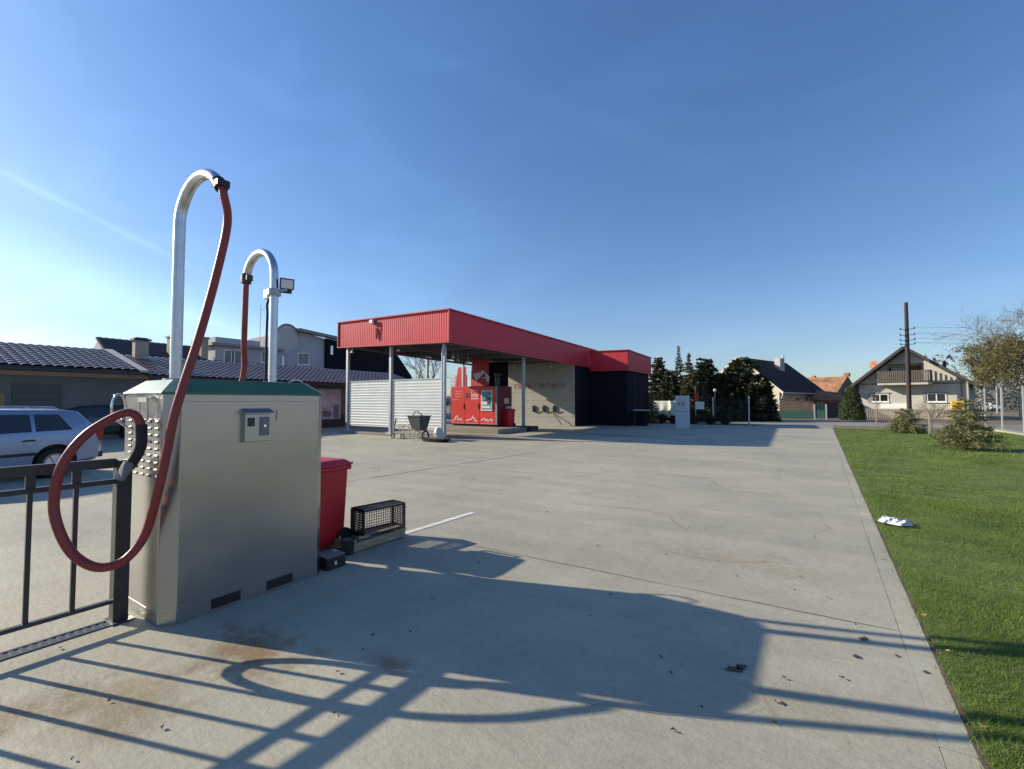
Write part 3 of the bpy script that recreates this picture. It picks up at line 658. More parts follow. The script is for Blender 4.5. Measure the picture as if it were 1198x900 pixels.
def make_car(root, paint, detail=True):
    # local +x is the front; length 4.4, width 1.74, height 1.47
    topz = [(-2.18, .78), (-2.15, .98), (-2.1, 1.02), (-2.04, 1.07), (-1.76, 1.40), (-1.5, 1.44), (-.2, 1.47), (.35, 1.42), (.6, 1.32), (1.15, .99), (1.3, .96), (2.0, .80), (2.17, .66), (2.2, .5)]
    belt = [(-2.2, .90), (-1.9, .98), (1.1, .90), (1.3, .9), (2.0, .76), (2.2, .5)]
    hw = [(-2.2, .70), (-2.1, .80), (-1.7, .855), (0, .87), (1.5, .85), (2.0, .78), (2.2, .58)]
    zb = [(-2.2, .42), (-2.1, .30), (-1.7, .24), (1.7, .22), (2.1, .26), (2.2, .40)]
    xs = sorted(set([-2.2, -2.17, -2.1, -2.04, -1.95, -1.86, -1.76, -1.7, -1.62, -1.5, -1.4, -1.2, -1., -.8, -.6, -.4, -.2, 0, .2, .35, .5, .6, .8, 1., 1.15, 1.3, 1.5, 1.7, 1.9, 2.0, 2.1, 2.17, 2.2]))
    def section(x):
        t = prof_interp(topz, x); be = min(prof_interp(belt, x), t - .02); wd = prof_interp(hw, x); z0 = prof_interp(zb, x)
        h = max(0, t - be); tw = wd - .02 - h * .36
        pts = [(0, z0), (wd * .85, z0), (wd * .97, z0 + .08), (wd, z0 + (be - z0) * .45), (wd * .995, z0 + (be - z0) * .75), (wd - .015, be), (tw + .035, be + h * .82), (tw - .03, be + h * .95), (tw * .6, t), (0, t + .012)]
        return pts
    rings = []
    for x in xs:
        p = section(x); rings.append([Vector((x, y, z)) for y, z in p] + [Vector((x, -y, z)) for y, z in p[-2:0:-1]])
    b = MB().loft(rings, caps=True, smooth=True)
    bd = part('body', b, paint, root)
    # wheel arches cut out
    cut = MB()
    for x in (-1.32, 1.32):
        for s in (-1, 1): cut.cyl((x, s * .55, .33), (x, s * 1.2, .33), .375, 28)
    co = mesh_obj('arch_cut', cut, 'black_plastic', root)
    mod = bd.modifiers.new('arches', 'BOOLEAN'); mod.object = co; mod.operation = 'DIFFERENCE'; mod.solver = 'EXACT'
    bpy.context.view_layer.update(); dg_ = bpy.context.evaluated_depsgraph_get()
    nm = bpy.data.meshes.new_from_object(bd.evaluated_get(dg_)); bd.modifiers.clear(); bd.data = nm
    bm_ = bmesh.new(); bm_.from_mesh(nm); bmesh.ops.triangulate(bm_, faces=[f for f in bm_.faces if len(f.verts) > 4]); bm_.to_mesh(nm); bm_.free(); nm.set_sharp_from_angle(angle=R(32))
    bpy.data.objects.remove(co)
    for x in (-1.32, 1.32):
        for s in (-1, 1): part('wheel_well', MB().cyl((x, s * .5, .33), (x, s * .62, .33), .37, 24), 'black_plastic', root)
    for x in (-1.32, 1.32):
        for s in (-1, 1): wheel(root, x, s * .85, s)
    # glass: panels lying 4 mm proud of the greenhouse
    def side_pt(x, f, s, off=.006):
        t = prof_interp(topz, x); be = min(prof_interp(belt, x), t - .02); wd = prof_interp(hw, x); h = t - be; tw = wd - .02 - h * .36
        y = (wd - .015) + ((tw + .035) - (wd - .015)) * f / 1.; z = be + h * .82 * f
        return Vector((x, s * (y + off), z + off * .3))
    for s in (-1, 1):
        for (xa, xb, xa2, xb2) in ((-1.60, -1.0, -1.40, -1.0), (-.93, -.02, -.93, -.02), (.05, .92, .05, .42)):
            g = MB(); g.grid(lambda u, v: side_pt((xa + (xb - xa) * u) * (1 - v) + (xa2 + (xb2 - xa2) * u) * v, .06 + .86 * v, s), 6, 3, True); part('side_window', g, 'glass', root)
        g = MB(); g.box(-1.0, s * .872, .50, .85, s * .885, .56); part('side_moulding', g, 'black_plastic', root, bevel=.006)
        for xh in (-.88, .12):
            g = MB(); g.tube([(xh - .09, s * .865, .80), (xh - .06, s * .90, .81), (xh + .06, s * .90, .81), (xh + .09, s * .865, .80)], .016, 8); part('door_handle', g, 'black_plastic', root)
        g = MB(); g.tube([(-1.45, s * .56, 1.44), (-1.38, s * .565, 1.485), (-.2, s * .57, 1.51), (.2, s * .565, 1.485), (.28, s * .56, 1.45)], .014, 8); part('roof_rail', g, 'galv', root)
        g = MB(); g.ball((.72, s * .97, .98), .1, 10, (.6, 1, .8)); part('door_mirror', g, paint, root)
        g = MB(); g.box(-2.19, s * .56, .72, -2.02, s * .80, .96); part('tail_light', g, 'tail_red', root, bevel=.02)
        g = MB(); g.box(1.98, s * .45, .62, 2.14, s * .76, .74); part('headlight', g, 'headlamp', root, bevel=.02)
    def end_pt(x, y, off): return Vector((x, y, prof_interp(topz, x) + .014)) + off
    g = MB(); g.grid(lambda u, v: end_pt(-2.01 + .22 * v, (-1 + 2 * u) * (.66 - .12 * v), Vector((-.012, 0, .006))), 8, 4, True); part('rear_window', g, 'glass', root)
    g = MB(); g.grid(lambda u, v: end_pt(1.1 - .48 * v, (-1 + 2 * u) * (.68 - .14 * v), Vector((.01, 0, .006))), 8, 4, True); part('windscreen', g, 'glass', root)
    g = MB(); g.box(-2.225, -.72, .34, -2.12, .72, .46); part('rear_bumper', g, 'black_plastic', root, bevel=.02)
    g = MB(); g.box(-2.21, -.26, .62, -2.195, .26, .73); part('number_plate', g, 'frame_white', root)
# silver car: rear end to the right, axis slightly off the railing's
hd = Vector((math.sin(R(12)), -math.cos(R(12)), 0))   # heading of the front
car = thing('parked_car', 'silver blue hatchback with roof rails parked beyond the railing', 'car', (0, 0, 0), local=True, group='parked cars')
make_car(car, 'car_paint')
rear = onD(119, 530, 10.6); ctr = Vector((rear.x, rear.y, 0)) + hd * 2.2 + Vector((-hd.y, hd.x, 0)).normalized() * -.72
car.location = (ctr.x - .0, ctr.y, 0); car.rotation_euler.z = math.atan2(hd.y, hd.x)
car2 = thing('parked_car', 'dark green hatchback in the shade against the long tiled building', 'car', (0, 0, 0), local=True, group='parked cars')
make_car(car2, 'car_dark')
p = onD(124, 513, 19.6); car2.location = (p.x - .6, p.y - .6, 0); car2.rotation_euler.z = R(-86)
car3 = thing('parked_car', 'white car far off behind the right hand mesh fence', 'car', (0, 0, 0), local=True, group='parked cars')
make_car(car3, 'car_white')
p = onD(1160, 493, 78); car3.location = (p.x, p.y, -.02); car3.rotation_euler.z = R(97)

# ------------------------------------------------------------------ car wash
cw = thing('car_wash', 'flat roofed self service car wash with red fascia and grey columns', 'car wash', (-16, 20, 0))
FX, FY, FXL = -12.9, 14.8, -20.3          # right fascia plane, front fascia plane, left end
FYE = 31.2
TR = [5.51, 4.12]; TL = [5.63, 4.36]; TE = [5.19, 3.92]     # top,bottom at front-right, front-left, rear-right
def ribbed(p0, p1, zt0, zb0, zt1, zb1, out, pitch, depth):
    """sheet-metal facing from p0 to p1 with vertical ribs"""
    p0 = Vector((*p0, 0)); p1 = Vector((*p1, 0)); n = int((p1 - p0).length / pitch); out = Vector((*out, 0)); pts = []
    for i in range(n):
        for f, d in ((0, 0), (.35, 0), (.5, 1), (.85, 1)):
            pts.append(((i + f) / n, d))
    pts.append((1, 0)); m = MB(); vs = []
    for f, d in pts:
        c = p0 + (p1 - p0) * f + out * d * depth
        vs += [(c.x, c.y, zb0 + (zb1 - zb0) * f), (c.x, c.y, zt0 + (zt1 - zt0) * f)]
    m.add(vs, [(2 * i, 2 * i + 2, 2 * i + 3, 2 * i + 1) for i in range(len(pts) - 1)])
    # backing
    b0 = p0 - out * .05; b1 = p1 - out * .05
    m.hexa([(b0.x, b0.y, zb0), (p0.x - out.x * .004, p0.y - out.y * .004, zb0), (p1.x - out.x * .004, p1.y - out.y * .004, zb1), (b1.x, b1.y, zb1)], [(b0.x, b0.y, zt0), (p0.x - out.x * .004, p0.y - out.y * .004, zt0), (p1.x - out.x * .004, p1.y - out.y * .004, zt1), (b1.x, b1.y, zt1)])
    return m
part('fascia', ribbed((FXL, FY), (FX, FY), TL[0], TL[1], TR[0], TR[1], (0, -1), .13, .006), 'fascia_red', cw)
part('fascia', ribbed((FX, FY), (FX, FYE), TR[0], TR[1], TE[0], TE[1], (1, 0), .13, .006), 'fascia_red', cw)
part('fascia', ribbed((FXL, FYE), (FXL, FY), TE[0] + .15, TE[1] + .52, TL[0], TL[1], (-1, 0), .13, .006), 'fascia_red', cw)
m = MB(); m.bar((FXL - .05, FY - .03, TL[0] + .012), (FX + .05, FY - .03, TR[0] + .012), .1, .05); m.bar((FX + .03, FY - .08, TR[0] + .012), (FX + .03, FYE, TE[0] + .012), .1, .05)
m.bar((FXL - .05, FY - .028, TL[1] - .0), (FX + .05, FY - .028, TR[1] - .0), .06, .05); m.bar((FX + .028, FY - .06, TR[1]), (FX + .028, FYE, TE[1]), .06, .05)
m.bar((FX + .02, FY - .02, TR[1]), (FX + .02, FY - .02, TR[0]), .06); m.bar((FXL - .02, FY - .02, TL[1]), (FXL - .02, FY - .02, TL[0]), .06)
part('fascia_trim', m, 'trim_red', cw)
# roof deck with beams
def zr(x, y):
    u = (x - FXL) / (FX - FXL); v = (y - FY) / (FYE - FY); return (TL[1] + (TR[1] - TL[1]) * u) * (1 - v) + (TE[1] + .08 * (1 - u)) * v
m = MB(); m.hexa([(FXL + .06, FY + .06, zr(FXL, FY) + .22), (FX - .06, FY + .06, zr(FX, FY) + .22), (FX - .06, FYE, zr(FX, FYE) + .22), (FXL + .06, FYE, zr(FXL, FYE) + .22)], [(FXL + .06, FY + .06, zr(FXL, FY) + .42), (FX - .06, FY + .06, zr(FX, FY) + .42), (FX - .06, FYE, zr(FX, FYE) + .42), (FXL + .06, FYE, zr(FXL, FYE) + .42)])
part('roof_deck', m, 'ceiling_dark', cw)
for yy in (15.2, 17.4, 19.5, 21.6, 23.7):
    m = MB(); m.bar((FXL + .1, yy, zr(FXL, yy) + .12), (FX - .1, yy, zr(FX, yy) + .12), .1, .2); part('roof_beam', m, 'beam_grey', cw)
for xx in (-20.05, -16.9, -13.5):
    m = MB(); m.bar((xx, FY + .1, zr(xx, FY) + .06), (xx, 25.5, zr(xx, 25.5) + .06), .08, .12); part('roof_purlin', m, 'beam_grey', cw)
def column(x, y, z0=.1, w_=.14):
    m = MB(); m.box(x - w_ / 2, y - w_ / 2, z0, x + w_ / 2, y + w_ / 2, zr(x, y)); m.box(x - .16, y - .16, z0, x + .16, y + .16, z0 + .02); return part('column', m, 'galv_dull', cw, bevel=.006)
for (x, y) in ((-20.05, 15.2), (-16.85, 15.2), (-13.5, 15.2), (-13.4, 21.6), (-20.05, 21.0), (-20.05, 24.5)): column(x, y)
m = MB(); m.cyl((-13.5, 15.07, .3), (-13.5, 15.07, 3.9), .035, 10); part('downpipe', m, 'galv_dull', cw)
# plinth, washing islands
m = MB(); m.box(-20.3, 14.95, 0, -13.3, 15.45, .1); part('plinth', m, 'island_concrete', cw, bevel=.01)
m = MB(); m.box(-18.6, 18.6, 0, -13.0, 22.2, .24); part('island', m, 'island_concrete', cw, bevel=.02)
m = MB(); m.box(-13.7, 21.3, 0, -12.75, 22.1, .27); part('column_base', m, 'dark_paint', cw, bevel=.01)
# white corrugated side panels between the columns
def corrug(xa, xb, y, z0, z1, pitch=.13, depth=.022):
    n = int((z1 - z0) / pitch); m = MB(); zs = []
    for i in range(n):
        for f, d in ((0, 0), (.5, 0), (.62, 1), (.88, 1)): zs.append(((i + f) / n, d))
    zs.append((1, 0)); vs = []
    for f, d in zs: vs += [(xa, y - d * depth, z0 + (z1 - z0) * f), (xb, y - d * depth, z0 + (z1 - z0) * f)]
    m.add(vs, [(2 * i, 2 * i + 1, 2 * i + 3, 2 * i + 2) for i in range(len(zs) - 1)]); m.box(xa, y + .004, z0, xb, y + .03, z1); m.bar((xa, y - .005, z1), (xb, y - .005, z1), .05, .03)
    return m
part('side_panel', corrug(-19.95, -16.95, 15.2, .38, 2.62, .13, .010), 'panel_white', cw)
part('side_panel', corrug(-16.75, -13.6, 15.2, .33, 2.62, .13, .010), 'panel_white', cw)
# interior cladding wall
WY = 27.2
m = MB(); m.box(-21.5, WY, 0, -12.97, WY + .2, zr(-13, WY) + .2); back = part('back_wall', m, 'clad_grey', cw)
m = MB()
for z in np.arange(.6, 3.9, .55): m.box(-21.5, WY - .012, z, -12.98, WY - .001, z + .03)
m.box(-21.5, WY - .03, 0, -12.98, WY - .001, .22); m.box(-13.25, WY - .012, .25, -12.98, WY - .001, 2.4); part('cladding_rib', m, 'clad_grey', back)
m = MB(); x = onY(602, 452, WY).x; xe = onY(661, 452, WY).x; zc = onY(640, 451, WY).z; i = 0     # illegible red lettering
hs = [1, 1, .8, 1, 1, 0, 1, .9, 1, 1, 1, .85, 1, 1]; cwid = (xe - x) / len(hs)
for h_ in hs:
    if h_:
        m.box(x, WY - .016, zc - .2, x + .07, WY - .005, zc - .2 + .36 * h_)
        if i % 3 == 0: m.box(x + .07, WY - .016, zc - .2 + .29 * h_, x + cwid * .75, WY - .005, zc - .2 + .36 * h_)
        if i % 3 == 1: m.box(x + cwid * .6, WY - .016, zc - .2, x + cwid * .6 + .07, WY - .005, zc - .2 + .36 * h_); m.box(x + .07, WY - .016, zc - .02, x + cwid * .6, WY - .005, zc + .05)
        if i % 3 == 2: m.box(x + .07, WY - .016, zc - .2, x + cwid * .75, WY - .005, zc - .13); m.box(x + .07, WY - .016, zc + .0, x + cwid * .7, WY - .005, zc + .06)
    x += cwid; i += 1
part('wall_lettering', m, 'letter_red', back)
for px in (625, 637, 649):
    c = onY(px, 478, WY); m = MB(); m.box(c.x - .1, WY - .1, c.z - .22, c.x + .1, WY - .002, c.z + .2); m.bar((c.x, WY - .1, c.z - .2), (c.x, WY - .22, c.z + .1), .05); part('lance_holder', m, 'black_plastic', back, bevel=.01)
c0 = onY(647, 483, WY); c1 = onY(657, 497, WY - .4)
m = MB().tube([c0, c0 + Vector((.1, -.1, -.1)), (c0 + c1) / 2 + Vector((.0, -.1, .08)), c1], .03, 8, smooth_path=5); part('wash_lance', m, 'wood_brown', back)
# dark bays at the rear
m = MB(); m.box(-12.965, WY - .0, 0, -12.93, 29.6, 4.0); part('dark_wall', m, 'clad_black', cw)
m = MB(); m.box(-12.92, 29.5, 0, -10.46, 29.7, 3.9); part('dark_wall', m, 'clad_black', cw)
m = MB(); m.box(-10.45, 29.5, 0, -10.3, 34.1, 3.75); part('dark_wall', m, 'clad_black', cw)
m = MB()
for yy in (30.9, 32.4): m.box(-10.298, yy, .1, -10.27, yy + .06, 3.7)
part('panel_seam', m, 'dark_paint', cw)
BX, BY, BYE = -10.15, 29.3, 34.4
part('fascia', ribbed((-12.84, BY), (BX, BY), 5.02, 3.66, 4.96, 3.63, (0, -1), .13, .006), 'fascia_red', cw)
part('fascia', ribbed((BX, BY), (BX, BYE), 4.96, 3.63, 4.84, 3.60, (1, 0), .13, .006), 'fascia_red', cw)
m = MB(); m.bar((-12.84, BY - .03, 5.03), (BX + .05, BY - .03, 4.975), .1, .05); m.bar((BX + .03, BY - .08, 4.975), (BX + .03, BYE, 4.855), .1, .05); part('fascia_trim', m, 'trim_red', cw)
m = MB(); m.box(-21, BY + .06, 3.78, BX - .06, BYE, 3.95); part('roof_deck', m, 'ceiling_dark', cw)
m = MB(); m.box(-21, BYE - .2, 0, BX - .2, BYE, 3.75); part('back_wall', m, 'clad_black', cw)
# hanging signs and dark fittings under the roof
s0 = onY(552, 417, 22.3); s1 = onY(570, 451, 22.3)
m = MB(); m.box(s0.x, 22.3, 2.2, s1.x + .1, 22.36, s0.z); sg = part('hanging_sign', m, 'sign_red', cw, bevel=.01)
def poly_on(y, pts, th=.01):
    P = [onY(px, py, y) for px, py in pts]; return MB().prism(P, (0, -th, 0))
part('sign_arrow', poly_on(22.297, ((553.5, 438), (566, 433.5), (573, 441), (571.5, 449), (568, 443), (562, 441), (557, 446)), .012), 'print_white', sg)
part('sign_mark', poly_on(22.283, ((562, 441), (566.5, 436.5), (569, 442)), .006), 'print_blue', sg)
m = MB(); m.box(s1.x - .5, 22.5, .24, s1.x + 1.3, 22.62, 3.95); part('partition', m, 'clad_black', cw)
m = MB(); m.box(onY(527, 450, 27.0).x, 27.0, .2, onY(546, 450, 27.0).x, 27.06, 3.6); pb = part('bay_door', m, 'cab_grey', cw)
m = MB(); a_ = onY(535, 430, 26.99); b_ = onY(545.5, 452, 26.99); m.prism([(a_.x - .25, 26.995, 2.0), (b_.x, 26.995, 2.0), (b_.x, 26.995, a_.z), (a_.x + .1, 26.995, a_.z), (a_.x - .1, 26.995, a_.z - .9)], (0, -.012, 0)); part('red_print', m, 'cab_red', pb)
m = MB()
for z in (2.6, 2.9, 3.2, 3.42): m.box(onY(527, 450, 27.0).x + .1, 26.985, z, a_.x - .2, 26.997, z + .1)
part('print_stripe', m, 'frame_white', pb)
for (px, py) in ((530, 419), (536, 422.5), (602, 431), (644, 430), (412, 413), (466, 411), (548, 424)):
    q = onZ(px, py, 3.8)
    if q.y < 15.3: q = onY(px, py, 15.7)
    m = MB(); m.cyl((q.x, q.y, q.z), (q.x, q.y, q.z + .09), .09, 12, .06); lb = part('spotlight', m, 'frame_white', cw)
    zz = zr(q.x, q.y) + .22
    m = MB(); m.cyl((q.x, q.y, q.z + .09), (q.x, q.y, zz), .015, 6); part('lamp_stem', m, 'galv_dull', lb)
# camera on the front fascia
c = onY(436, 377, FY - .05); m = MB(); m.box(c.x - .12, FY - .16, c.z - .06, c.x + .1, FY - .03, c.z + .1); cb = part('fascia_camera', m, 'frame_white', cw, bevel=.01)
m = MB().tube([(c.x + .12, FY - .1, c.z + .02), (c.x + .34, FY - .08, c.z - .0), (c.x + .36, FY - .06, c.z - .7), (c.x + .28, FY - .06, c.z - .8), (c.x + .25, FY - .05, c.z - .3)], .022, 6, smooth_path=4); part('cable', m, 'black_rubber', cb)
# ledge at the dark bay
c = onZ(742, 499); m = MB(); m.box(-9.9, 30.0, 0, -9.3, 30.6, 1.0); lg = thing('wash_counter', 'dark counter with pale top against the black rear bay', 'counter', (-9.6, 30.3, 0)); part('base', m, 'clad_black', lg)
m = MB(); m.box(-10.05, 29.9, 1.0, -9.15, 30.7, 1.07); part('top', m, 'cab_grey', lg, bevel=.01)

# vending / control cabinet on the island
KX0, KX1, KY0, KY1, KZ0, KZ1 = -17.85, -14.75, 20.3, 21.75, .24, 2.42
KX0 = onY(527.5, 490, KY0).x; KX1 = onY(581.5, 490, KY0).x; KZ1 = onY(560, 452, KY0).z
kb = thing('control_cabinet', 'red machine cabinet with three printed doors and a screen on the wash island', 'cabinet', ((KX0 + KX1) / 2, 21, .24))
m = MB(); m.box(KX0, KY0 + .03, KZ0 + .1, KX1, KY1, KZ1); part('housing', m, 'cab_dark', kb, bevel=.02)
m = MB(); m.box(KX0 + .06, KY0 + .1, KZ0, KX1 - .05, KY1 - .05, KZ0 + .1); part('feet', m, 'black_plastic', kb)
dw = (KX1 - KX0 - .14) / 3; doors = []
for i in range(3):
    xa = KX0 + i * dw + .01; m = MB(); m.box(xa, KY0, KZ0 + .12, xa + dw - .02, KY0 + .03, KZ1 - .03); d_ = part('door', m, 'cab_red', kb, bevel=.006); doors.append((d_, xa))
    zf = KZ0 + .18; yp = KY0 - .004
    m = MB(); m.box(xa + .05, yp, KZ0 + .13, xa + dw - .07, KY0 - .0005, KZ0 + .17); part('print_band', m, 'print_pink', d_)
    m = MB(); pts = [(.08, .25), (.25, .32), (.38, .42), (.3, .5), (.5, .62), (.45, .4), (.62, .3), (.7, .45), (.8, .25)] if i == 0 else [(.08, .28), (.3, .36), (.45, .38), (.55, .62), (.6, .4), (.72, .5), (.68, .28), (.85, .3)] if i == 1 else [(.1, .3), (.2, .42), (.38, .45), (.36, .28), (.52, .42), (.55, .25), (.7, .4), (.85, .42), (.8, .25)]
    P = [Vector((xa + a * (dw - .02), yp, KZ0 + .05 + b * .85)) for a, b in pts]
    for a, b in zip(P[:-1], P[1:]): m.bar(a, b, .008, .05, up=(0, 0, 1))
    part('print_drawing', m, 'print_white', d_)
    m = MB(); m.box(xa + dw - .1, KY0 - .03, KZ0 + .95, xa + dw - .06, KY0 - .001, KZ0 + 1.25); part('handle', m, 'black_plastic', d_)
d_, xa = doors[0]; m = MB()
for (z, a, b) in ((1.92, .3, .8), (1.77, .3, .78), (1.62, .3, .72), (1.45, .1, .5)): m.box(xa + a * dw, KY0 - .004, KZ0 + z, xa + b * dw, KY0 - .0005, KZ0 + z + .045)
part('print_text', m, 'print_pink', d_)
d_, xa = doors[1]; m = MB(); m.box(xa + .05, KY0 - .004, KZ0 + 1.55, xa + .36, KY0 - .0005, KZ0 + 1.85); part('print_mark', m, 'cab_dark', d_)
m = MB()
for k_ in range(7): m.box(xa + .45 + k_ * .07, KY0 - .004, KZ0 + 1.6, xa + .48 + k_ * .07, KY0 - .0005, KZ0 + 1.6 + (.3, .18, .24, .2, .26, .16, .2)[k_])
m.box(xa + .42, KY0 - .004, KZ0 + 1.5, xa + dw - .08, KY0 - .0005, KZ0 + 1.54); part('print_text', m, 'print_white', d_)
m = MB(); m.prism([(xa + .4, KY0 - .003, KZ0 + 1.95), (xa + dw - .05, KY0 - .003, KZ0 + 1.95), (xa + dw - .05, KY0 - .003, KZ0 + 2.02), (xa + .4, KY0 - .003, KZ0 + 2.02)], (0, .002, 0)); part('print_band', m, 'print_pink', d_)
d_, xa = doors[2]; m = MB(); m.box(xa + .12, KY0 - .04, KZ0 + .85, xa + dw - .18, KY0 - .001, KZ0 + 1.98); sf = part('screen_frame', m, 'frame_white', d_, bevel=.01)
m = MB(); m.box(xa + .17, KY0 - .044, KZ0 + .92, xa + dw - .23, KY0 - .041, KZ0 + 1.92); part('screen', m, 'screen_teal', sf)
m = MB(); m.box(xa + .22, KY0 - .048, KZ0 + 1.0, xa + dw - .3, KY0 - .0445, KZ0 + 1.12); m.box(xa + .2, KY0 - .048, KZ0 + 1.2, xa + dw - .5, KY0 - .0445, KZ0 + 1.36); part('screen_text', m, 'print_white', sf)
m = MB(); m.prism([(xa + .3, KY0 - .0445, KZ0 + 1.38), (xa + dw - .26, KY0 - .0445, KZ0 + 1.2), (xa + dw - .26, KY0 - .0445, KZ0 + 1.55), (xa + .5, KY0 - .0445, KZ0 + 1.62)], (0, -.003, 0)); part('screen_picture', m, 'print_blue', sf)
m = MB(); m.box(KX1 - .12, KY0 - .006, KZ0 + .12, KX1 - .005, KY0 + .028, KZ1 - .03); part('corner_trim', m, 'shutter_grey', kb)
m = MB(); m.box(KX1 - .002, KY0 + .7, KZ0 + 1.25, KX1 + .004, KY0 + 1.15, KZ0 + 1.55); part('sticker', m, 'sticker_yellow', kb)
# motor unit on top of the cabinet
q = onY(582, 452, 21.2); m = MB(); m.cyl((q.x, 21.2, KZ1), (q.x, 21.2, KZ1 + .55), .14, 14); m.cyl((q.x, 21.2, KZ1 + .6), (q.x, 21.2, KZ1 + .72), .19, 14); m.bar((q.x - .3, 21.2, KZ1 + .62), (q.x + .3, 21.2, KZ1 + .62), .05)
solo('vent_pipe', m, 'dark_paint', 'dark capped vent pipe standing on top of the red machine cabinet', 'vent', (q.x, 21.2, KZ1))
q = onZ(599.5, 499, .2)
bin2 = thing('wheelie_bin', 'red wheelie bin standing beside the red machine cabinet under the roof', 'bin', (-14.05, 21.1, .24), R(-10), group='red wheelie bins', local=True)
bin_parts(bin2)
c = onZ(0, 0, 0) if False else None
m = MB(); m.ball((-14.0, 21.1, 1.28), .14, 8, (1.2, 1, .6)); m.ball((-14.12, 21.05, 1.25), .1, 8); solo('rubbish_bag', m, 'bag_white', 'crumpled pale bag sticking out of the bin beside the red cabinet', 'bag', (-14.05, 21.1, 1.2))

# wheelbarrow leaning by the white panel (standing on its nose is not needed: it rests on wheel and legs)
wbx, wby = onZ(492, 512).x, 14.1
wbx = onY(490, 510, 14.1).x
wh = thing('wheelbarrow', 'old grey wheelbarrow tipped up against the white corrugated panel', 'wheelbarrow', (wbx, 14.1, 0))
m = MB(); B_ = lambda x0, x1, y0, y1, z: [(wbx + x0, 14.1 + y0, z), (wbx + x1, 14.1 + y0, z), (wbx + x1, 14.1 + y1, z), (wbx + x0, 14.1 + y1, z)]
m.loft([B_(-.2, .26, -.2, .2, .40), B_(-.34, .36, -.34, .34, 1.0)], caps=True); m.loft([B_(-.36, .38, -.36, .36, .985), B_(-.36, .38, -.36, .36, 1.02)]); part('tray', m, 'tray_grey', wh)
for s in (-.3, .3):
    m = MB().tube([(wbx + .45, 14.1 + s * .2, .22), (wbx + .1, 14.1 + s, .42), (wbx - .6, 14.1 + s, .62), (wbx - .95, 14.1 + s, .60)], .02, 8, smooth_path=4); part('handle_bar', m, 'old_wood', wh)
    m = MB().tube([(wbx - .25, 14.1 + s, .5), (wbx - .3, 14.1 + s, .02), (wbx - .05, 14.1 + s, .02), (wbx + .1, 14.1 + s, .45)], .018, 8); part('leg', m, 'galv_dull', wh)
m = MB(); m.tube([(wbx + .38 + .17 * math.cos(t), 14.1, .2 + .17 * math.sin(t)) for t in [i * math.pi / 10 for i in range(20)]], .035, 8, closed=True); part('wheel', m, 'black_rubber', wh)
m = MB().tube([(wbx - .25, 14.0, 1.02), (wbx - .1, 14., 1.2), (wbx + .1, 14.0, 1.14), (wbx + .25, 14.05, 1.02)], .025, 8, smooth_path=4); solo('hose_piece', m, 'old_wood', 'bent pale length of hose lying in the wheelbarrow', 'hose', (wbx, 14.0, 1.02))
# small trolley beside it
tx = onY(462, 511, 14.2).x
tr = thing('hand_trolley', 'small metal hand trolley with bent dark handle left of the wheelbarrow', 'trolley', (tx, 14.2, 0))
m = MB().tube([(tx - .1, 14.2, .12), (tx - .05, 14.2, .45), (tx + .03, 14.2, .72), (tx + .08, 14.2, .85)], .03, 8, smooth_path=4); part('handle', m, 'dark_paint', tr)
m = MB(); m.box(tx + .05, 14.0, .10, tx + .75, 14.4, .14); m.box(tx + .05, 14.0, .52, tx + .7, 14.4, .55); part('deck', m, 'galv', tr)
for xx in (.1, .68):
    m = MB(); m.box(tx + xx - .02, 14.0, .06, tx + xx + .02, 14.04, .55); m.box(tx + xx - .02, 14.36, .06, tx + xx + .02, 14.4, .55); part('upright', m, 'galv', tr)
    m = MB(); m.tube([(tx + xx + .1 * math.cos(t), 14.0, .11 + .1 * math.sin(t)) for t in [i * math.pi / 8 for i in range(16)]], .022, 8, closed=True); part('wheel', m, 'black_rubber', tr)
q = onY(516, 499, 14.9); m = MB(); m.loft([[(q.x + a * .28 * math.cos(t), 14.75 + a * .16 * math.sin(t), z) for t in [i * math.pi / 6 for i in range(12)]] for a, z in ((.8, .1), (1, .2), (.7, .42), (.3, .5))]); solo('sand_sack', m, 'bag_white', 'small white sack slumped at the foot of the corner column', 'sack', (q.x, 14.75, .1), smooth=True)
q = onZ(507, 517); m = MB(); m.loft([[(q.x + a * .75 * math.cos(t), q.y + a * .35 * math.sin(t) + .1, z) for t in [i * math.pi / 8 for i in range(16)]] for a, z in ((.8, 0), (1, .12), (1.05, .14))], caps=True); m.loft([[(q.x + a * .75 * math.cos(t), q.y + a * .35 * math.sin(t) + .1, z) for t in [i * math.pi / 8 for i in range(16)]] for a, z in ((.9, .139), (.85, .142))]); solo('mortar_tub', m, 'black_plastic', 'flat black plastic tub on the ground before the corner column', 'tub', (q.x, q.y, 0))

# ------------------------------------------------------------------ grey service pillar, tarp load, fence at the far end of the yard
g0 = onZ(798.5, 501.5); gx, gy = g0.x, g0.y
gc = thing('service_cabinet', 'pale grey freestanding cabinet at the far end of the yard', 'cabinet', (gx, gy, 0))
m = MB(); m.box(gx - .33, gy - .3, 0, gx + .33, gy + .45, 1.02); part('lower_box', m, 'cab_grey', gc, bevel=.012)
m = MB(); m.box(gx - .33, gy - .3, 1.035, gx + .33, gy + .45, 1.95); part('upper_box', m, 'cab_grey', gc, bevel=.012)
m = MB(); m.box(gx - .2, gy - .312, 1.35, gx - .05, gy - .299, 1.6); m.box(gx + .05, gy - .312, 1.35, gx + .2, gy - .299, 1.6); part('vent', m, 'shutter_grey', gc)
t0 = onY(765, 469, 36.6); t1 = onY(793, 489, 36.6)
tl = thing('covered_trailer', 'low trailer under a folded white tarpaulin beside the young spruce', 'trailer', ((t0.x + t1.x) / 2, 37.2, 0))
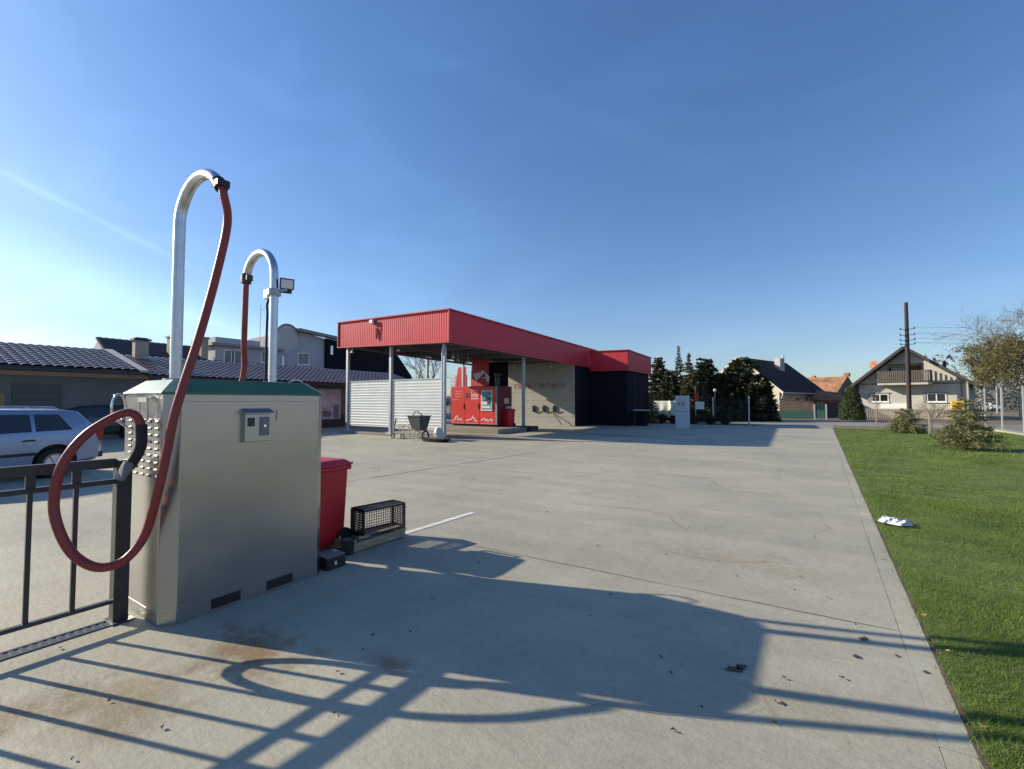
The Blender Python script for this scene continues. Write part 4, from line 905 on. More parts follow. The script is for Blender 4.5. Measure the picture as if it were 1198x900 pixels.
m = MB(); m.grid(lambda u, v: (t0.x + (t1.x - t0.x) * u, 36.6 - .10 * math.sin(v * 2.2) * (1 + .6 * math.sin(u * 19) * (1 - v)) - .16 * math.exp(-((u - .72 - .12 * (1 - v)) / .05) ** 2), t1.z + (t0.z - t1.z) * v + (.05 * math.sin(u * 15) if v == 0 else 0)), 40, 10, True)
m.box(t0.x + .01, 36.62, t1.z + .1, t1.x - .01, 38.6, t0.z - .01); part('tarpaulin', m, 'tarp_white', tl)
m = MB(); m.box(t0.x + .1, 36.7, .32, t1.x - .1, 38.5, t1.z + .1); part('chassis', m, 'black_plastic', tl)
for xx in (t0.x + .5, t1.x - .4):
    m = MB(); m.cyl((xx, 36.7, .3), (xx, 36.9, .3), .3, 18); part('wheel', m, 'tyre', tl)

def mesh_fence(name, label, posts, h, post_mat, post_r, group=None, gap_h=.2, gap_v=.12, wr=.006):
    f = thing(name, label, 'fence', posts[0], group=group)
    for p in posts:
        m = MB(); m.box(p[0] - post_r, p[1] - post_r, 0, p[0] + post_r, p[1] + post_r, h + .06); part('post', m, post_mat, f)
    for a, b in zip(posts[:-1], posts[1:]):
        a = Vector(a); b = Vector(b); d = b - a; m = MB(); nv = int(d.length / gap_v)
        for z in np.arange(.06, h + .01, gap_h): m.bar(a + Vector((0, 0, z)), b + Vector((0, 0, z)), wr * 1.6)
        for i in range(1, nv): m.bar(a + d * (i / nv) + Vector((0, 0, .05)), a + d * (i / nv) + Vector((0, 0, h)), wr)
        part('mesh_panel', m, 'fence_wire', f)
    return f
fpx = ((757, 499), (795, 497.5), (834.5, 496.5), (876.5, 496))
mesh_fence('mesh_fence', 'dark wire mesh fence on pale posts between shrubs and conifers', [tuple(onY(px, 490, 35.2 + i * .2).xy) + (0,) for i, (px, py) in enumerate(fpx)], 1.85, 'fence_post', .045)
mesh_fence('mesh_fence', 'tall wire mesh fence along the right edge of the lawn', [(8.15, 37, 0), (8.25, 34.6, 0), (8.42, 32.2, 0), (8.45, 29.8, 0), (8.5, 27.4, 0), (8.5, 25, 0), (8.5, 22.6, 0)], 2.3, 'fence_post', .028, wr=.004)
m = MB(); m.box(8.1, 20, -.01, 8.7, 37.2, .10); solo('fence_footing', m, 'kerb_concrete', 'pale concrete footing under the mesh fence right of the lawn', 'footing', (8.4, 30, 0))
# notice board and lamp
q0 = onY(813.5, 470, 35.0); q1 = onY(824, 479, 35.0)
nb = thing('notice_board', 'small white board under a red panel on a thin post by the mesh fence', 'sign', (q0.x, 35, 0))
m = MB(); m.cyl((q0.x, 35.03, 0), (q0.x, 35.03, onY(813, 452, 35).z), .03, 8); part('post', m, 'fence_post', nb)
m = MB(); m.box(q0.x, 34.97, q1.z, q1.x, 35.0, q0.z); part('board', m, 'frame_white', nb)
m = MB(); r0 = onY(812, 459.5, 35); r1 = onY(817.5, 469.5, 35); m.box(r0.x, 34.97, r1.z, r1.x, 35.0, r0.z); part('red_panel', m, 'sign_red', nb)
q = onY(835.5, 458, 35.6); yl = thing('yard_lamp', 'small globe lamp on a dark pole behind the mesh fence', 'lamp', (q.x, 35.9, 0))
m = MB(); m.cyl((q.x, 35.9, 0), (q.x, 35.9, q.z), .035, 8); part('pole', m, 'dark_paint', yl)
m = MB(); m.ball((q.x, 35.9, q.z + .08), .11, 10); part('globe', m, 'lamp_glass', yl)

# ------------------------------------------------------------------ plants
def bush(name, label, c, rx, rz, n, size, m_, group=None, cat='shrub', stems=True):
    t = thing(name, label, cat, c, group=group); c = np.array(c)
    d = rng.normal(size=(n, 3)); d /= np.linalg.norm(d, axis=1)[:, None]
    r = rng.uniform(.35, 1.05, n) ** .6 * (1 + .18 * np.sin(d[:, 0] * 5 + c[0]) * np.cos(d[:, 1] * 4))
    P = c + np.array([0, 0, rz]) + d * r[:, None] * np.array([rx, rx, rz]); P[:, 2] = np.maximum(P[:, 2], c[2] + .03)
    raw_quads('foliage', leaf_quads(P, size), m_, t)
    m = MB()
    for k_ in range(5):
        a = k_ * 1.3; m.tube([Vector(c), Vector(c) + Vector((math.cos(a) * rx * .5, math.sin(a) * rx * .5, rz * 1.2))], [.03 * rx + .01, .008], 5)
    part('stem', m, 'bark', t)
    return t
for i, (px, r_) in enumerate(((775, .40), (788, .33), (811.5, .38), (831, .37), (848.5, .38))):
    q = onY(px, 492, 34.75); bush('round_shrub', ('round dark shrub at the foot of the white tarpaulin', 'round dark shrub half hidden by the grey cabinet', 'round dark shrub under the white notice board', 'round dark shrub at the foot of the globe lamp', 'reddish round shrub between globe lamp and corner fence post')[i], (q.x, 34.75, 0), r_, r_ * .9, 1500, .05, 'shrub_dark', 'clipped shrubs along the mesh fence')

def conifer(name, label, base, h, rad, m_, group=None, density=1., trunk=.012, taper=.9, leaf=.09, droop=.25, top=.0, skirt=.06, wid=.55, nb=11):
    t = thing(name, label, 'tree', base, group=group); base = Vector(base); m = MB()
    m.tube([base, base + Vector((.02 * h, 0, h * .5)), base + Vector((0, .01 * h, h))], [h * trunk + .015, h * trunk * .6 + .006, .006], 7); part('trunk', m, 'bark', t)
    P = []; D = []; z = skirt * h; lv = max(.1, h / 26); br = MB()
    while z < h * .99:
        f = z / h; L_ = rad * max(.04, (1 - f)) ** taper * random.uniform(.8, 1.12) + .03
        k_ = max(4, int(nb * (1 - .5 * f)))
        a0 = random.uniform(0, 6.28)
        for b in range(k_):
            a = a0 + b * 6.283 / k_ + random.uniform(-.3, .3); l = L_ * random.uniform(.6, 1.1); dz = -droop * l + random.uniform(-.1, .1) * l
            e = Vector((math.cos(a) * l, math.sin(a) * l, dz + (.12 * l if f > .6 else 0)))
            o = base + Vector((0, 0, z + random.uniform(-.5, .5) * lv))
            br.tube([o, o + e * .95], [.006 * l + .004, .003], 4)
            n = max(6, int(density * 26 * l / max(.35, rad) * (1 + rad * .4)))
            s = rng.uniform(.12, 1.0, n) ** .8; side = rng.normal(0, 1, n) * wid * l * .28 * (1.05 - s)
            pv = np.array([-math.sin(a), math.cos(a), 0])
            pts = np.array(o) + np.outer(s, np.array(e)) + np.outer(side, pv); pts[:, 2] += rng.normal(0, .05 * l + .01, n) - np.abs(side) * .25
            P.append(pts); dd = np.outer(np.ones(n), np.array(e) / max(.01, e.length)) + np.outer(np.sign(side) * .7, pv); D.append(dd)
        z += lv * random.uniform(.8, 1.2)
    part('branches', br, 'bark', t)
    P = np.concatenate(P); D = np.concatenate(D)
    raw_quads('crown', leaf_quads(P, leaf, .45, D), m_, t)
    return t
def at_ground(px, Y): q = onY(px, 485, Y); return (q.x, Y, 0)
def htop(px, py, Y): return onY(px, py, Y).z
# dark conifers behind the mesh fence
GC = 'dark conifers behind the mesh fence'
Y_ = 42
for nm, lab, px, py, Y_, rd, m_, kw in (
    ('spruce_tree', 'tall slim spruce with a thin ragged tip, tallest of the dark conifers', 795, 405, 43, 1.9, 'needle_olive', dict(taper=1.15, density=1.2, leaf=.13)),
    ('spruce_tree', 'slim olive spruce just right of the tallest spruce', 807, 413, 41.5, 1.6, 'needle_olive', dict(taper=.95, density=1.4, leaf=.13)),
    ('pine_tree', 'broad dark conifer close to the red roof end', 771, 418, 42, 1.9, 'needle_dark', dict(taper=.55, density=2.4, leaf=.15)),
    ('pine_tree', 'broad dense conifer with rounded top right of the two slim spruces', 826, 420, 43, 2.3, 'needle_dark', dict(taper=.38, density=2.6, leaf=.15)),
    ('pine_tree', 'lower dark conifer filling the gap behind the white notice board', 812, 436, 40, 1.8, 'needle_olive', dict(taper=.5, density=2.0, leaf=.14)),
    ('pine_tree', 'low dark conifer directly behind the white tarpaulin', 785, 433, 40.5, 1.8, 'needle_dark', dict(taper=.5, density=2.2, leaf=.14)),
    ('broad_evergreen', 'big dark evergreen covering the gable of the brown roofed house', 869, 418, 44, 3.0, 'needle_dark', dict(taper=.42, density=3.0, leaf=.15)),
    ('broad_evergreen', 'dark evergreen left of the gable house, behind the globe lamp', 846, 436, 43, 2.1, 'needle_dark', dict(taper=.42, density=2.4, leaf=.15)),
    ('slim_evergreen', 'narrow dark evergreen at the cream corner of the brown roofed house', 896.5, 440, 44, 1.0, 'needle_dark', dict(taper=.5, density=3.2, leaf=.12))):
    conifer(nm, lab, at_ground(px, Y_), htop(px, py, Y_), rd, m_, GC, droop=.1 if rd > 1.7 else .2, nb=13, **kw)
q = onY(762, 498, 34.6); conifer('young_spruce', 'slim young spruce at the corner of the black rear bay', (q.x, 34.6, 0), htop(762, 458, 34.6), .95, 'needle_fir', density=1.4, leaf=.07, taper=.8)
q = onZ(1130, 527); f1 = conifer('young_fir', 'larger young fir on the lawn nearest the right mesh fence', (q.x, q.y, .02), htop(1134, 466, q.y), 1.02, 'needle_fir', 'young firs on the lawn', density=2.7, leaf=.05, taper=.62, droop=.02, trunk=.018, skirt=.12, wid=.8, nb=12)
q = onZ(1060, 507); conifer('young_fir', 'smaller young fir at the far edge of the lawn before the house', (q.x, q.y, .02), htop(1062, 478, q.y), 1.0, 'needle_fir', 'young firs on the lawn', density=2.8, leaf=.055, taper=.5, droop=.02, trunk=.018, skirt=.1, wid=.8, nb=11)
q = at_ground(997, 50); th = thing('thuja_tree', 'dense cone shaped thuja at the left corner of the balcony house', 'tree', q)
n = 5200; zz = rng.uniform(0, 1, n) ** 1.25; hh = htop(997, 453, 50); rr_ = .92 * np.sqrt(np.clip(1 - zz ** 1.35, 0, 1)) * rng.uniform(.75, 1.08, n); aa = rng.uniform(0, 6.283, n)
P = np.stack([q[0] + rr_ * np.cos(aa), q[1] + rr_ * np.sin(aa), .05 + zz * hh], 1); raw_quads('crown', leaf_quads(P, .085, .6, np.tile((0, 0, 1.), (n, 1))), 'thuja', th)
part('trunk', MB().cyl(q, (q[0], q[1], hh * .9), .08, 8, .02), 'bark', th)

def grow(m, p, d, l, r, depth, tips, spread=.55, up=.12):
    p = Vector(p); d = Vector(d).normalized(); pts = [p]; dd = d.copy()
    for i in range(4):
        dd = (dd + Vector((random.gauss(0, .12), random.gauss(0, .12), random.gauss(up * .3, .1)))).normalized(); pts.append(pts[-1] + dd * l / 4)
    m.tube(pts, [r, r * .62], 6 if r > .03 else 4)
    if depth == 0: tips.append((pts[-1], dd)); return
    n = random.randint(3, 4)
    for i in range(n):
        k_ = random.choice((2, 3, 4, 4)); a = random.uniform(0, 6.283); o = dd.orthogonal().normalized(); o.rotate(Matrix.Rotation(a, 3, dd)); nd = (dd + o * random.uniform(.4, 1.) * spread * 1.6 + Vector((0, 0, up))).normalized()
        tips.append((pts[k_], nd)); grow(m, pts[k_], nd, l * random.uniform(.6, .82), r * .56, depth - 1, tips, spread, up)
def broadleaf(name, label, base, h, r, leafz, nleaf, m_, leaf, depth=5, lean=(0, 0, 1), spread=.6, up=.08, l0=.36):
    t = thing(name, label, 'tree', base); m = MB(); tips = []; base = Vector(base)
    tr_ = MB(); tr_.tube([base, base + Vector((.05, .02, h * .22))], [r, r * .8], 10); part('trunk', tr_, 'bark', t)
    for k_ in range(4):
        a = k_ * 1.57 + .4; grow(m, base + Vector((.05, .02, h * .2)), (math.cos(a) * .75, math.sin(a) * .75, .85), h * l0, r * .6, depth, tips, spread, up)
    part('branches', m, 'twig', t)
    if nleaf:
        T = np.array([tuple(p) for p, d in tips if leafz[0] < p.z < leafz[1]])
        if len(T):
            U = np.array([tuple(p) for p, d in tips if p.z > leafz[1] - 1.6]); V_ = np.array([tuple(d) for p, d in tips if p.z > leafz[1] - 1.6])
            if len(U):
                ix = rng.integers(0, len(U), 16000); dd_ = V_[ix] + rng.normal(0, .45, (16000, 3)); PP = U[ix] + dd_ * rng.uniform(.05, .5, 16000)[:, None]
                raw_quads('twigs', leaf_quads(PP, .26, .05, dd_ * 2), 'twig', t)
            idx = rng.integers(0, len(T), nleaf); P = T[idx] + rng.normal(0, .22, (nleaf, 3)); raw_quads('foliage', leaf_quads(P, leaf), m_, t)
    return t
random.seed(21)
q = onD(1300, 485, 32); broadleaf('autumn_tree', 'spreading tree with bare upper twigs and yellow green lower leaves at the right edge', (q.x, q.y, 0), 10.8, .24, (2.6, 6.2), 19000, 'leaf_green', .10, 5, spread=.75, up=.05, l0=.33)
random.seed(5)
q = onD(497, 470, 70); broadleaf('bare_tree', 'bare leafless tree seen above the white panel under the red roof', (q.x, q.y, 0), 10.5, .18, (0, 0), 0, None, .1, 4, spread=.7)
# staked saplings
def sapling(label, px, py, ptop, seed):
    random.seed(seed); g = onZ(px, py); h = htop(px, ptop, g.y); t = thing('staked_sapling', label, 'tree', (g.x, g.y, 0), group='staked saplings')
    m = MB(); m.box(g.x - .02, g.y - .02, 0, g.x + .02, g.y + .02, h * .72); part('stake', m, 'stake_pale', t)
    m = MB(); tips = []; m.tube([(g.x + .08, g.y, 0), (g.x + .09, g.y, h * .6)], [.03, .02], 6)
    for k_ in range(5): grow(m, (g.x + .09, g.y, h * (.5 + k_ * .05)), (math.cos(k_ * 1.3) * .7, math.sin(k_ * 1.3) * .7, .7), h * .3, .014, 2, tips)
    part('branches', m, 'twig', t)
sapling('thin bare sapling tied to a pale stake on the verge before the balcony house', 1025, 496, 452, 3)
sapling('thin bare sapling tied to a pale stake on the lawn between the two young firs', 1087.5, 511, 474, 4)
random.seed(9)
def bare_shrub(label, px, Y, r, h, seed):
    random.seed(seed); q = at_ground(px, Y); t = thing('bare_shrub', label, 'shrub', q); m = MB(); tips = []
    for k_ in range(14): grow(m, (q[0] + random.uniform(-r, r) * .6, q[1] + random.uniform(-.4, .4), 0), (random.uniform(-.5, .5), random.uniform(-.5, .5), 1), h * .5, .018, 2, tips, .5)
    part('branches', m, 'twig', t)
bare_shrub('brown leafless shrub on the verge between the young firs and the balcony house', 1088, 46.5, 1.3, 1.5, 11)
bare_shrub('grey leafless bush close to the right corner of the balcony house', 1139, 60, 2.2, 4.8, 12)

# ------------------------------------------------------------------ roofs
def tiles(mb, a, b, c, d, pu, pv, hu=.03, hv=.02, su=6):
    """tiled slope: a-b along the eave, d-c along the ridge; waves across, steps up the slope"""
    a, b, c, d = (Vector(p) for p in (a, b, c, d)); n = (b - a).cross(d - a).normalized()
    if n.z < 0: n = -n
    nu = max(1, int((b - a).length / pu)) * su; nv = max(1, int((d - a).length / pv)); w_ = nu + 1; vs = []
    for j_ in range(nv):
        for f, o in ((0, 1.), (.985, 0.)):
            v = (j_ + f) / nv
            for i in range(nu + 1):
                u = i / nu; p = (a + (b - a) * u) * (1 - v) + (d + (c - d) * u) * v
                ww = abs(math.sin(math.pi * i / su)) ** .7
                vs.append(p + n * (.03 + hu * ww + hv * o))
    mb.add(vs, [(r * w_ + i, r * w_ + i + 1, (r + 1) * w_ + i + 1, (r + 1) * w_ + i) for r in range(2 * nv - 1) for i in range(nu)], True)
    # slab under the tiles
    t = n * .12; mb.hexa([a - t, b - t, c - t, d - t], [a + n * .02, b + n * .02, c + n * .02, d + n * .02])
def window(root, mk, cx, z0, z1, w_, frame='frame_white', glass='glass', mull=1):
    """mk(u, v, n) maps along-wall, height, outward to a point"""
    def bx(u0, u1, v0, v1, n0, n1):
        m = MB(); b = [mk(u0, v0, n0), mk(u1, v0, n0), mk(u1, v0, n1), mk(u0, v0, n1)]; t = [mk(u0, v1, n0), mk(u1, v1, n0), mk(u1, v1, n1), mk(u0, v1, n1)]; return m.hexa(b, t)
    fr = MB(); fw = .09
    for (u0, u1, v0, v1) in ((cx - w_ / 2, cx + w_ / 2, z0, z0 + fw), (cx - w_ / 2, cx + w_ / 2, z1 - fw, z1), (cx - w_ / 2, cx - w_ / 2 + fw, z0 + fw, z1 - fw), (cx + w_ / 2 - fw, cx + w_ / 2, z0 + fw, z1 - fw)) + tuple((cx - w_ / 2 + w_ * (k_ + 1) / (mull + 1) - .04, cx - w_ / 2 + w_ * (k_ + 1) / (mull + 1) + .04, z0 + fw, z1 - fw) for k_ in range(mull)):
        q_ = bx(u0, u1, v0, v1, .002, .05); fr.add(q_.v, q_.f)
    f = part('window', fr, frame, root)
    part('pane', bx(cx - w_ / 2 + fw, cx + w_ / 2 - fw, z0 + fw, z1 - fw, .002, .02), glass, f)
    part('sill', bx(cx - w_ / 2 - .06, cx + w_ / 2 + .06, z0 - .07, z0 - .004, .002, .12), frame, f)
    return f

# long tiled outbuilding on the left
lb = thing('tiled_outbuilding', 'long single storey building with dark glazed tile roof left of the yard', 'building', (-26, 8, 0))
WX = -25.3
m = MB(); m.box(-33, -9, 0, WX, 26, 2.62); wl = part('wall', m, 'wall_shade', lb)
m = MB(); tiles(m, (-24.75, -9, 2.93), (-24.75, 7.95, 2.93), (-29.3, 7.95, 4.12), (-29.3, -9, 4.12), .30, .36, .045, .03); part('roof', m, 'tile_brown', lb)
m = MB(); tiles(m, (-24.75, 8.35, 2.75), (-24.75, 26.2, 2.66), (-29.0, 26.2, 3.86), (-29.0, 8.35, 3.9), .30, .36, .045, .03); part('roof', m, 'tile_brown', lb)
m = MB(); m.bar((-24.7, 8.12, 2.93), (-29.3, 8.12, 4.16), .30, .10); part('verge', m, 'plaster_grey', lb)
m = MB(); tiles(m, (-34, -9, 2.9), (-34, 26.2, 2.9), (-29.35, 26.2, 3.9), (-29.35, -9, 4.1), .6, .6, .03, .02, 3); part('roof', m, 'tile_brown', lb)
m = MB(); m.cyl((-24.68, -9, 2.83), (-24.68, 7.95, 2.83), .07, 8); m.cyl((-24.68, 8.3, 2.63), (-24.68, 26.2, 2.55), .07, 8); part('gutter', m, 'dark_paint', lb)
m = MB(); a_ = onX(372, 455, WX); b_ = onX(398, 490, WX); m.box(WX + .002, a_.y, b_.z, WX + .03, b_.y, a_.z); ps = part('poster', m, 'poster', lb)
m = MB(); m.box(WX + .032, a_.y + .3, b_.z + .15, WX + .036, a_.y + .9, b_.z + .5); m.box(WX + .032, b_.y - .5, b_.z + .05, WX + .036, b_.y - .15, b_.z + .9); part('poster_print', m, 'grey_plastic', ps)
m = MB(); m.box(WX + .002, a_.y - 3, .0, WX + .02, 26, .75); part('dark_base', m, 'dark_paint', lb)
for (pxa, pxb, za, zb_) in ((14, 72, 0, 2.3), (285, 330, .7, 1.9)):
    ya, yb2 = onX(pxa, 470, WX).y, onX(pxb, 470, WX).y; m = MB(); m.box(WX + .002, ya, za, WX + .05, yb2, zb_); gd = part('garage_door', m, 'wall_dark', lb)
    m = MB()
    for z in np.arange(za + .25, zb_ - .1, .28): m.box(WX + .052, ya + .05, z, WX + .06, yb2 - .05, z + .03)
    part('door_rib', m, 'dark_paint', gd)
m = MB(); y0_ = onX(1, 460, WX).y; m.box(WX + .002, y0_ - 1.2, 1.0, WX + .04, y0_ + .1, 1.9); part('window', m, 'glass', lb)
ch = thing('chimney', 'pale rectangular chimney with dark cap between the two tiled roofs', 'chimney', (-28, 9, 3)); q0 = onX(158.5, 398, -28.2); q1 = onX(174.5, 398, -28.2)
m = MB(); m.box(-28.6, q0.y, 3.0, -28.2, q1.y, q0.z); part('stack', m, 'chimney_stone', ch, bevel=.01)
m = MB(); m.box(-28.68, q0.y - .08, q0.z, -28.12, q1.y + .08, q0.z + .1); m.box(-28.55, q0.y + .03, q0.z + .1, -28.25, q1.y - .03, q0.z + .16); part('cap', m, 'dark_paint', ch)
# dark roofed house behind it
XH = -42
def pX(px, py, X=XH): return onX(px, py, X)
h_ = thing('dark_roofed_house', 'dark roofed house rising behind the tiled outbuilding', 'house', (XH, 14, 0))
A = pX(136, 399); B = pX(252, 408); C_ = pX(252, 432); D_ = pX(131, 432)
m = MB(); m.box(XH - 8, A.y + .2, 0, XH - .3, B.y, C_.z); part('wall', m, 'plaster_grey', h_)
m = MB(); tiles(m, (XH + .2, A.y, C_.z - .3), (XH + .2, B.y + .2, C_.z - .3), (XH - 4.4, B.y + .2, onX(252, 408, XH - 4.4).z), (XH - 4.4, A.y, onX(137, 397, XH - 4.4).z), .4, .4, .04, .03); rf = part('roof', m, 'tile_grey', h_)
zt = onX(252, 408, XH - 4.4).z
m = MB(); m.prism([(XH + .1, A.y + .15, C_.z - .4), (XH - 8.5, A.y + .15, C_.z - .4), (XH - 4.4, A.y + .15, zt - .1)], (0, .2, 0)); part('gable', m, 'plaster_grey', h_)
for (pa, pb, py) in ((199, 208, 395), (236, 244, 396)):
    a_ = onX(pa, py, XH - 2); b_ = onX(pb, py, XH - 2); m = MB(); m.box(XH - 2.6, a_.y, C_.z, XH - 2, b_.y, a_.z); m.box(XH - 2.7, a_.y - .08, a_.z, XH - 1.9, b_.y + .08, a_.z + .15); part('chimney', m, 'chimney_stone', rf)
# grey two storey house
X2 = -44
gh = thing('grey_flat_house', 'pale grey flat roofed house with upper windows behind the outbuilding', 'house', (X2, 24, 0))
A = onX(252, 404, X2); B = onX(331, 404, X2); m = MB(); m.box(X2 - 9, A.y, 0, X2, B.y, A.z + .0); part('wall', m, 'plaster_grey', gh)
m = MB(); m.box(X2 - 9.3, A.y - .3, A.z + .0, X2 + .45, B.y, A.z + .22); part('roof_slab', m, 'shutter_grey', gh)
m = MB(); C_ = onX(252, 394, X2 - 3); m.box(X2 - 8, C_.y, A.z + .2, X2 - 3, C_.y + 4.2, C_.z); part('roof_block', m, 'plaster_grey', gh)
mkX = lambda X: (lambda u, v, n: Vector((X + n, u, v)))
for px in (268, 276.5, 311): q = onX(px, 418, X2); window(gh, mkX(X2), q.y, q.z - .55, q.z + .65, .95, mull=0)
m = MB(); a_ = onX(304, 402, X2 - 3); m.cyl((X2 - 3, a_.y, A.z), (X2 - 3, a_.y, onX(304, 356, X2 - 3).z), .03, 6); m.cyl((X2 - 3, a_.y - .05, onX(304, 362, X2 - 3).z), (X2 - 3, a_.y + .35, onX(304, 362, X2 - 3).z), .02, 6); part('antenna', m, 'galv_dull', gh)
# gable building with arched parapet and dark cladding
X3 = -46
ag = thing('arched_gable_building', 'pale building with rounded parapet and black clad flank left of the red roof', 'building', (X3, 32, 0))
P_ = [onX(332, 470, X3), onX(386, 470, X3), onX(386, 398, X3), onX(347, 387, X3), onX(332, 391, X3)]
P_[0].z = 0; P_[1].z = 0
m = MB(); m.prism(P_, (-7, 0, 0)); part('wall', m, 'plaster_grey', ag)
c = onX(338, 392, X3 + .3); m = MB(); rr3 = onX(338, 380, X3).z - onX(338, 392, X3).z
m.prism([Vector((X3 + .1, c.y + rr3 * 1.05 * math.cos(t), c.z + rr3 * math.sin(t))) for t in [i * math.pi / 14 for i in range(15)]] + [Vector((X3 + .1, c.y - rr3 * 1.05, c.z - 2.3)), Vector((X3 + .1, c.y + rr3 * 1.05, c.z - 1.2))], (-.6, 0, 0)); pp = part('parapet', m, 'plaster_pale', ag)
m = MB(); m.tube([Vector((X3 + .1, c.y + rr3 * 1.08 * math.cos(t), c.z + rr3 * 1.03 * math.sin(t))) for t in [i * math.pi / 14 for i in range(15)]], .1, 6); part('coping', m, 'shutter_grey', pp)
m = MB(); a_ = onX(345, 386.5, X3); b_ = onX(470, 405, X3); m.bar(a_ + Vector((.3, 0, .05)), onX(398, 398, X3) + Vector((.3, 0, .05)), .9, .3); part('roof_edge', m, 'shutter_grey', ag)
for px in (351.5, 358): q = onX(px, 420, X3); window(ag, mkX(X3), q.y, q.z - .65, q.z + .65, .7, mull=0)
P_ = [onX(382, 396, X3 + .4), onX(464, 414, X3 + .4), onX(482, 441, X3 + .4), onX(482, 452, X3 + .4), onX(382, 452, X3 + .4)]
m = MB(); m.prism(P_, (-6, 0, 0)); dk = part('dark_flank', m, 'clad_black', ag)
q = onX(388, 410, X3 + .41); m = MB(); m.box(X3 + .41, q.y - .15, q.z - .5, X3 + .45, q.y + .15, q.z + .5); part('window', m, 'galv', dk)
# ------------------------------------------------------------------ houses at the far side of the road
mkY = lambda Y: (lambda u, v, n: Vector((u, Y - n, v)))
# house with balcony
HY = 57.2; hx = lambda px: onY(px, 470, HY).x; hz = lambda py, px=1065: onY(px, py, HY).z
bh = thing('balcony_house', 'pale gable house with a slatted balcony and dark roof beyond the lawn', 'house', (7.4, HY, 0))
wl_, wr_ = hx(1004.5), hx(1132); ax_ = hx(1061); az_ = hz(409.5); ezl, ezr = hz(449), hz(450)
sl_ = (az_ - ezl) / (ax_ - wl_); sr_ = (az_ - ezr) / (wr_ - ax_)
zl = lambda x: az_ - (ax_ - x) * sl_ if x < ax_ else az_ - (x - ax_) * sr_
lo0, lo1 = hx(1038), hx(1082); lf, lt = hz(448), hz(425)
m = MB(); DY = 1.4
def fr_piece(pts): m.prism([(x, HY, z) for x, z in pts], (0, DY, 0))
fr_piece([(wl_, 0), (wr_, 0), (wr_, zl(wr_)), (wr_, lf), (wl_, lf), (wl_, min(lf, zl(wl_)))][:3] + [(wr_, lf), (wl_, lf)] if lf < zl(wl_) else [(wl_, 0), (wr_, 0), (wr_, min(lf, zl(wr_))), (wl_, min(lf, zl(wl_)))])
fr_piece([(wl_, lf), (lo0, lf), (lo0, zl(lo0)), (wl_, zl(wl_))]); fr_piece([(lo1, lf), (wr_, lf), (wr_, zl(wr_)), (lo1, zl(lo1))])
fr_piece([(lo0, lt), (lo1, lt), (lo1, zl(lo1)), (ax_, az_), (lo0, zl(lo0))])
m.prism([(wl_, HY + DY, 0), (wr_, HY + DY, 0), (wr_, HY + DY, zl(wr_)), (ax_, HY + DY, az_), (wl_, HY + DY, zl(wl_))], (0, 10, 0))
part('wall', m, 'plaster_pale', bh)
m = MB(); m.box(wl_ + .03, HY - .04, 0, wr_ - .03, HY - .002, hz(479)); part('plinth', m, 'chimney_stone', bh)
m = MB(); el, er = hx(990), hx(1143); zel, zer = az_ + .25 - (ax_ - el) * sl_, az_ + .25 - (er - ax_) * sr_
tiles(m, (el, HY + 12, zel), (el, HY - 1.0, zel), (ax_, HY - 1.0, az_ + .25), (ax_, HY + 12, az_ + .25), .35, .4, .03, .03, 4)
tiles(m, (er, HY - 1.0, zer), (er, HY + 12, zer), (ax_ + .01, HY + 12, az_ + .25), (ax_ + .01, HY - 1.0, az_ + .25), .35, .4, .03, .03, 4); rf = part('roof', m, 'tile_grey', bh)
m = MB(); m.bar((el, HY - 1.03, zel - .02), (ax_, HY - 1.03, az_ + .23), .06, .24); m.bar((ax_, HY - 1.03, az_ + .23), (er, HY - 1.03, zer - .02), .06, .24); part('bargeboard', m, 'tile_grey', rf)
m = MB(); m.box(lo0, HY + DY - .06, lf, (lo0 + lo1) / 2 - .1, HY + DY - .002, lt - .3); ld = part('balcony_door', m, 'glass', bh)
m = MB(); m.box((lo0 + lo1) / 2 + .1, HY + DY - .05, lf, lo1 - .3, HY + DY - .002, lt - .2); part('shutter', m, 'wood_brown', bh)
bl, br2 = hx(1029.5), hx(1092); BYF = HY - 1.15
m = MB(); m.box(bl, BYF, hz(450.5), br2, HY - .002, hz(448) - .02); bs = part('balcony', m, 'plaster_pale', bh)
rz0, rz1 = lf + .02, lf + 1.12; m = MB(); nn = 25
for i in range(nn): x = bl + .06 + (br2 - bl - .12) * i / (nn - 1); m.box(x - .055, BYF + .0, rz0, x + .055, BYF + .03, rz1)
for i in range(5):
    for xx in (bl + .02, br2 - .02): yy = BYF + .12 + i * .22; m.box(xx - .015, yy - .05, rz0, xx + .015, yy + .05, rz1)
m.bar((bl, BYF + .06, rz1 - .1), (br2, BYF + .06, rz1 - .1), .05, .06); m.bar((bl, BYF + .06, rz0 + .12), (br2, BYF + .06, rz0 + .12), .05, .06); part('balustrade', m, 'rail_grey', bs)
for (pa, pb) in ((1019, 1040), (1084, 1107)):
    xa, xb = hx(pa), hx(pb); window(bh, mkY(HY), (xa + xb) / 2, hz(470.5), hz(460.5), xb - xa, mull=1)
    m = MB(); m.box(xa - .25, HY - .1, hz(470.5) - .05, xa - .03, HY - .002, hz(459.5)); m.box(xa - .25, HY - .12, hz(460), xb + .05, HY - .002, hz(459)); part('shutter', m, 'shutter_grey', bh)
m = MB(); m.box(hx(1030), HY - .03, hz(478.5), hx(1062), HY - .002, hz(470.8) - .09); part('white_panel', m, 'frame_white', bh)
m = MB(); m.cyl((hx(1124), HY - .06, 0), (hx(1124), HY - .06, hz(447)), .05, 8); part('downpipe', m, 'shutter_grey', bh)
dq = onY(1015, 427, HY + 2.0); m = MB(); rd_ = onY(1021.5, 427, HY + 2).x - dq.x
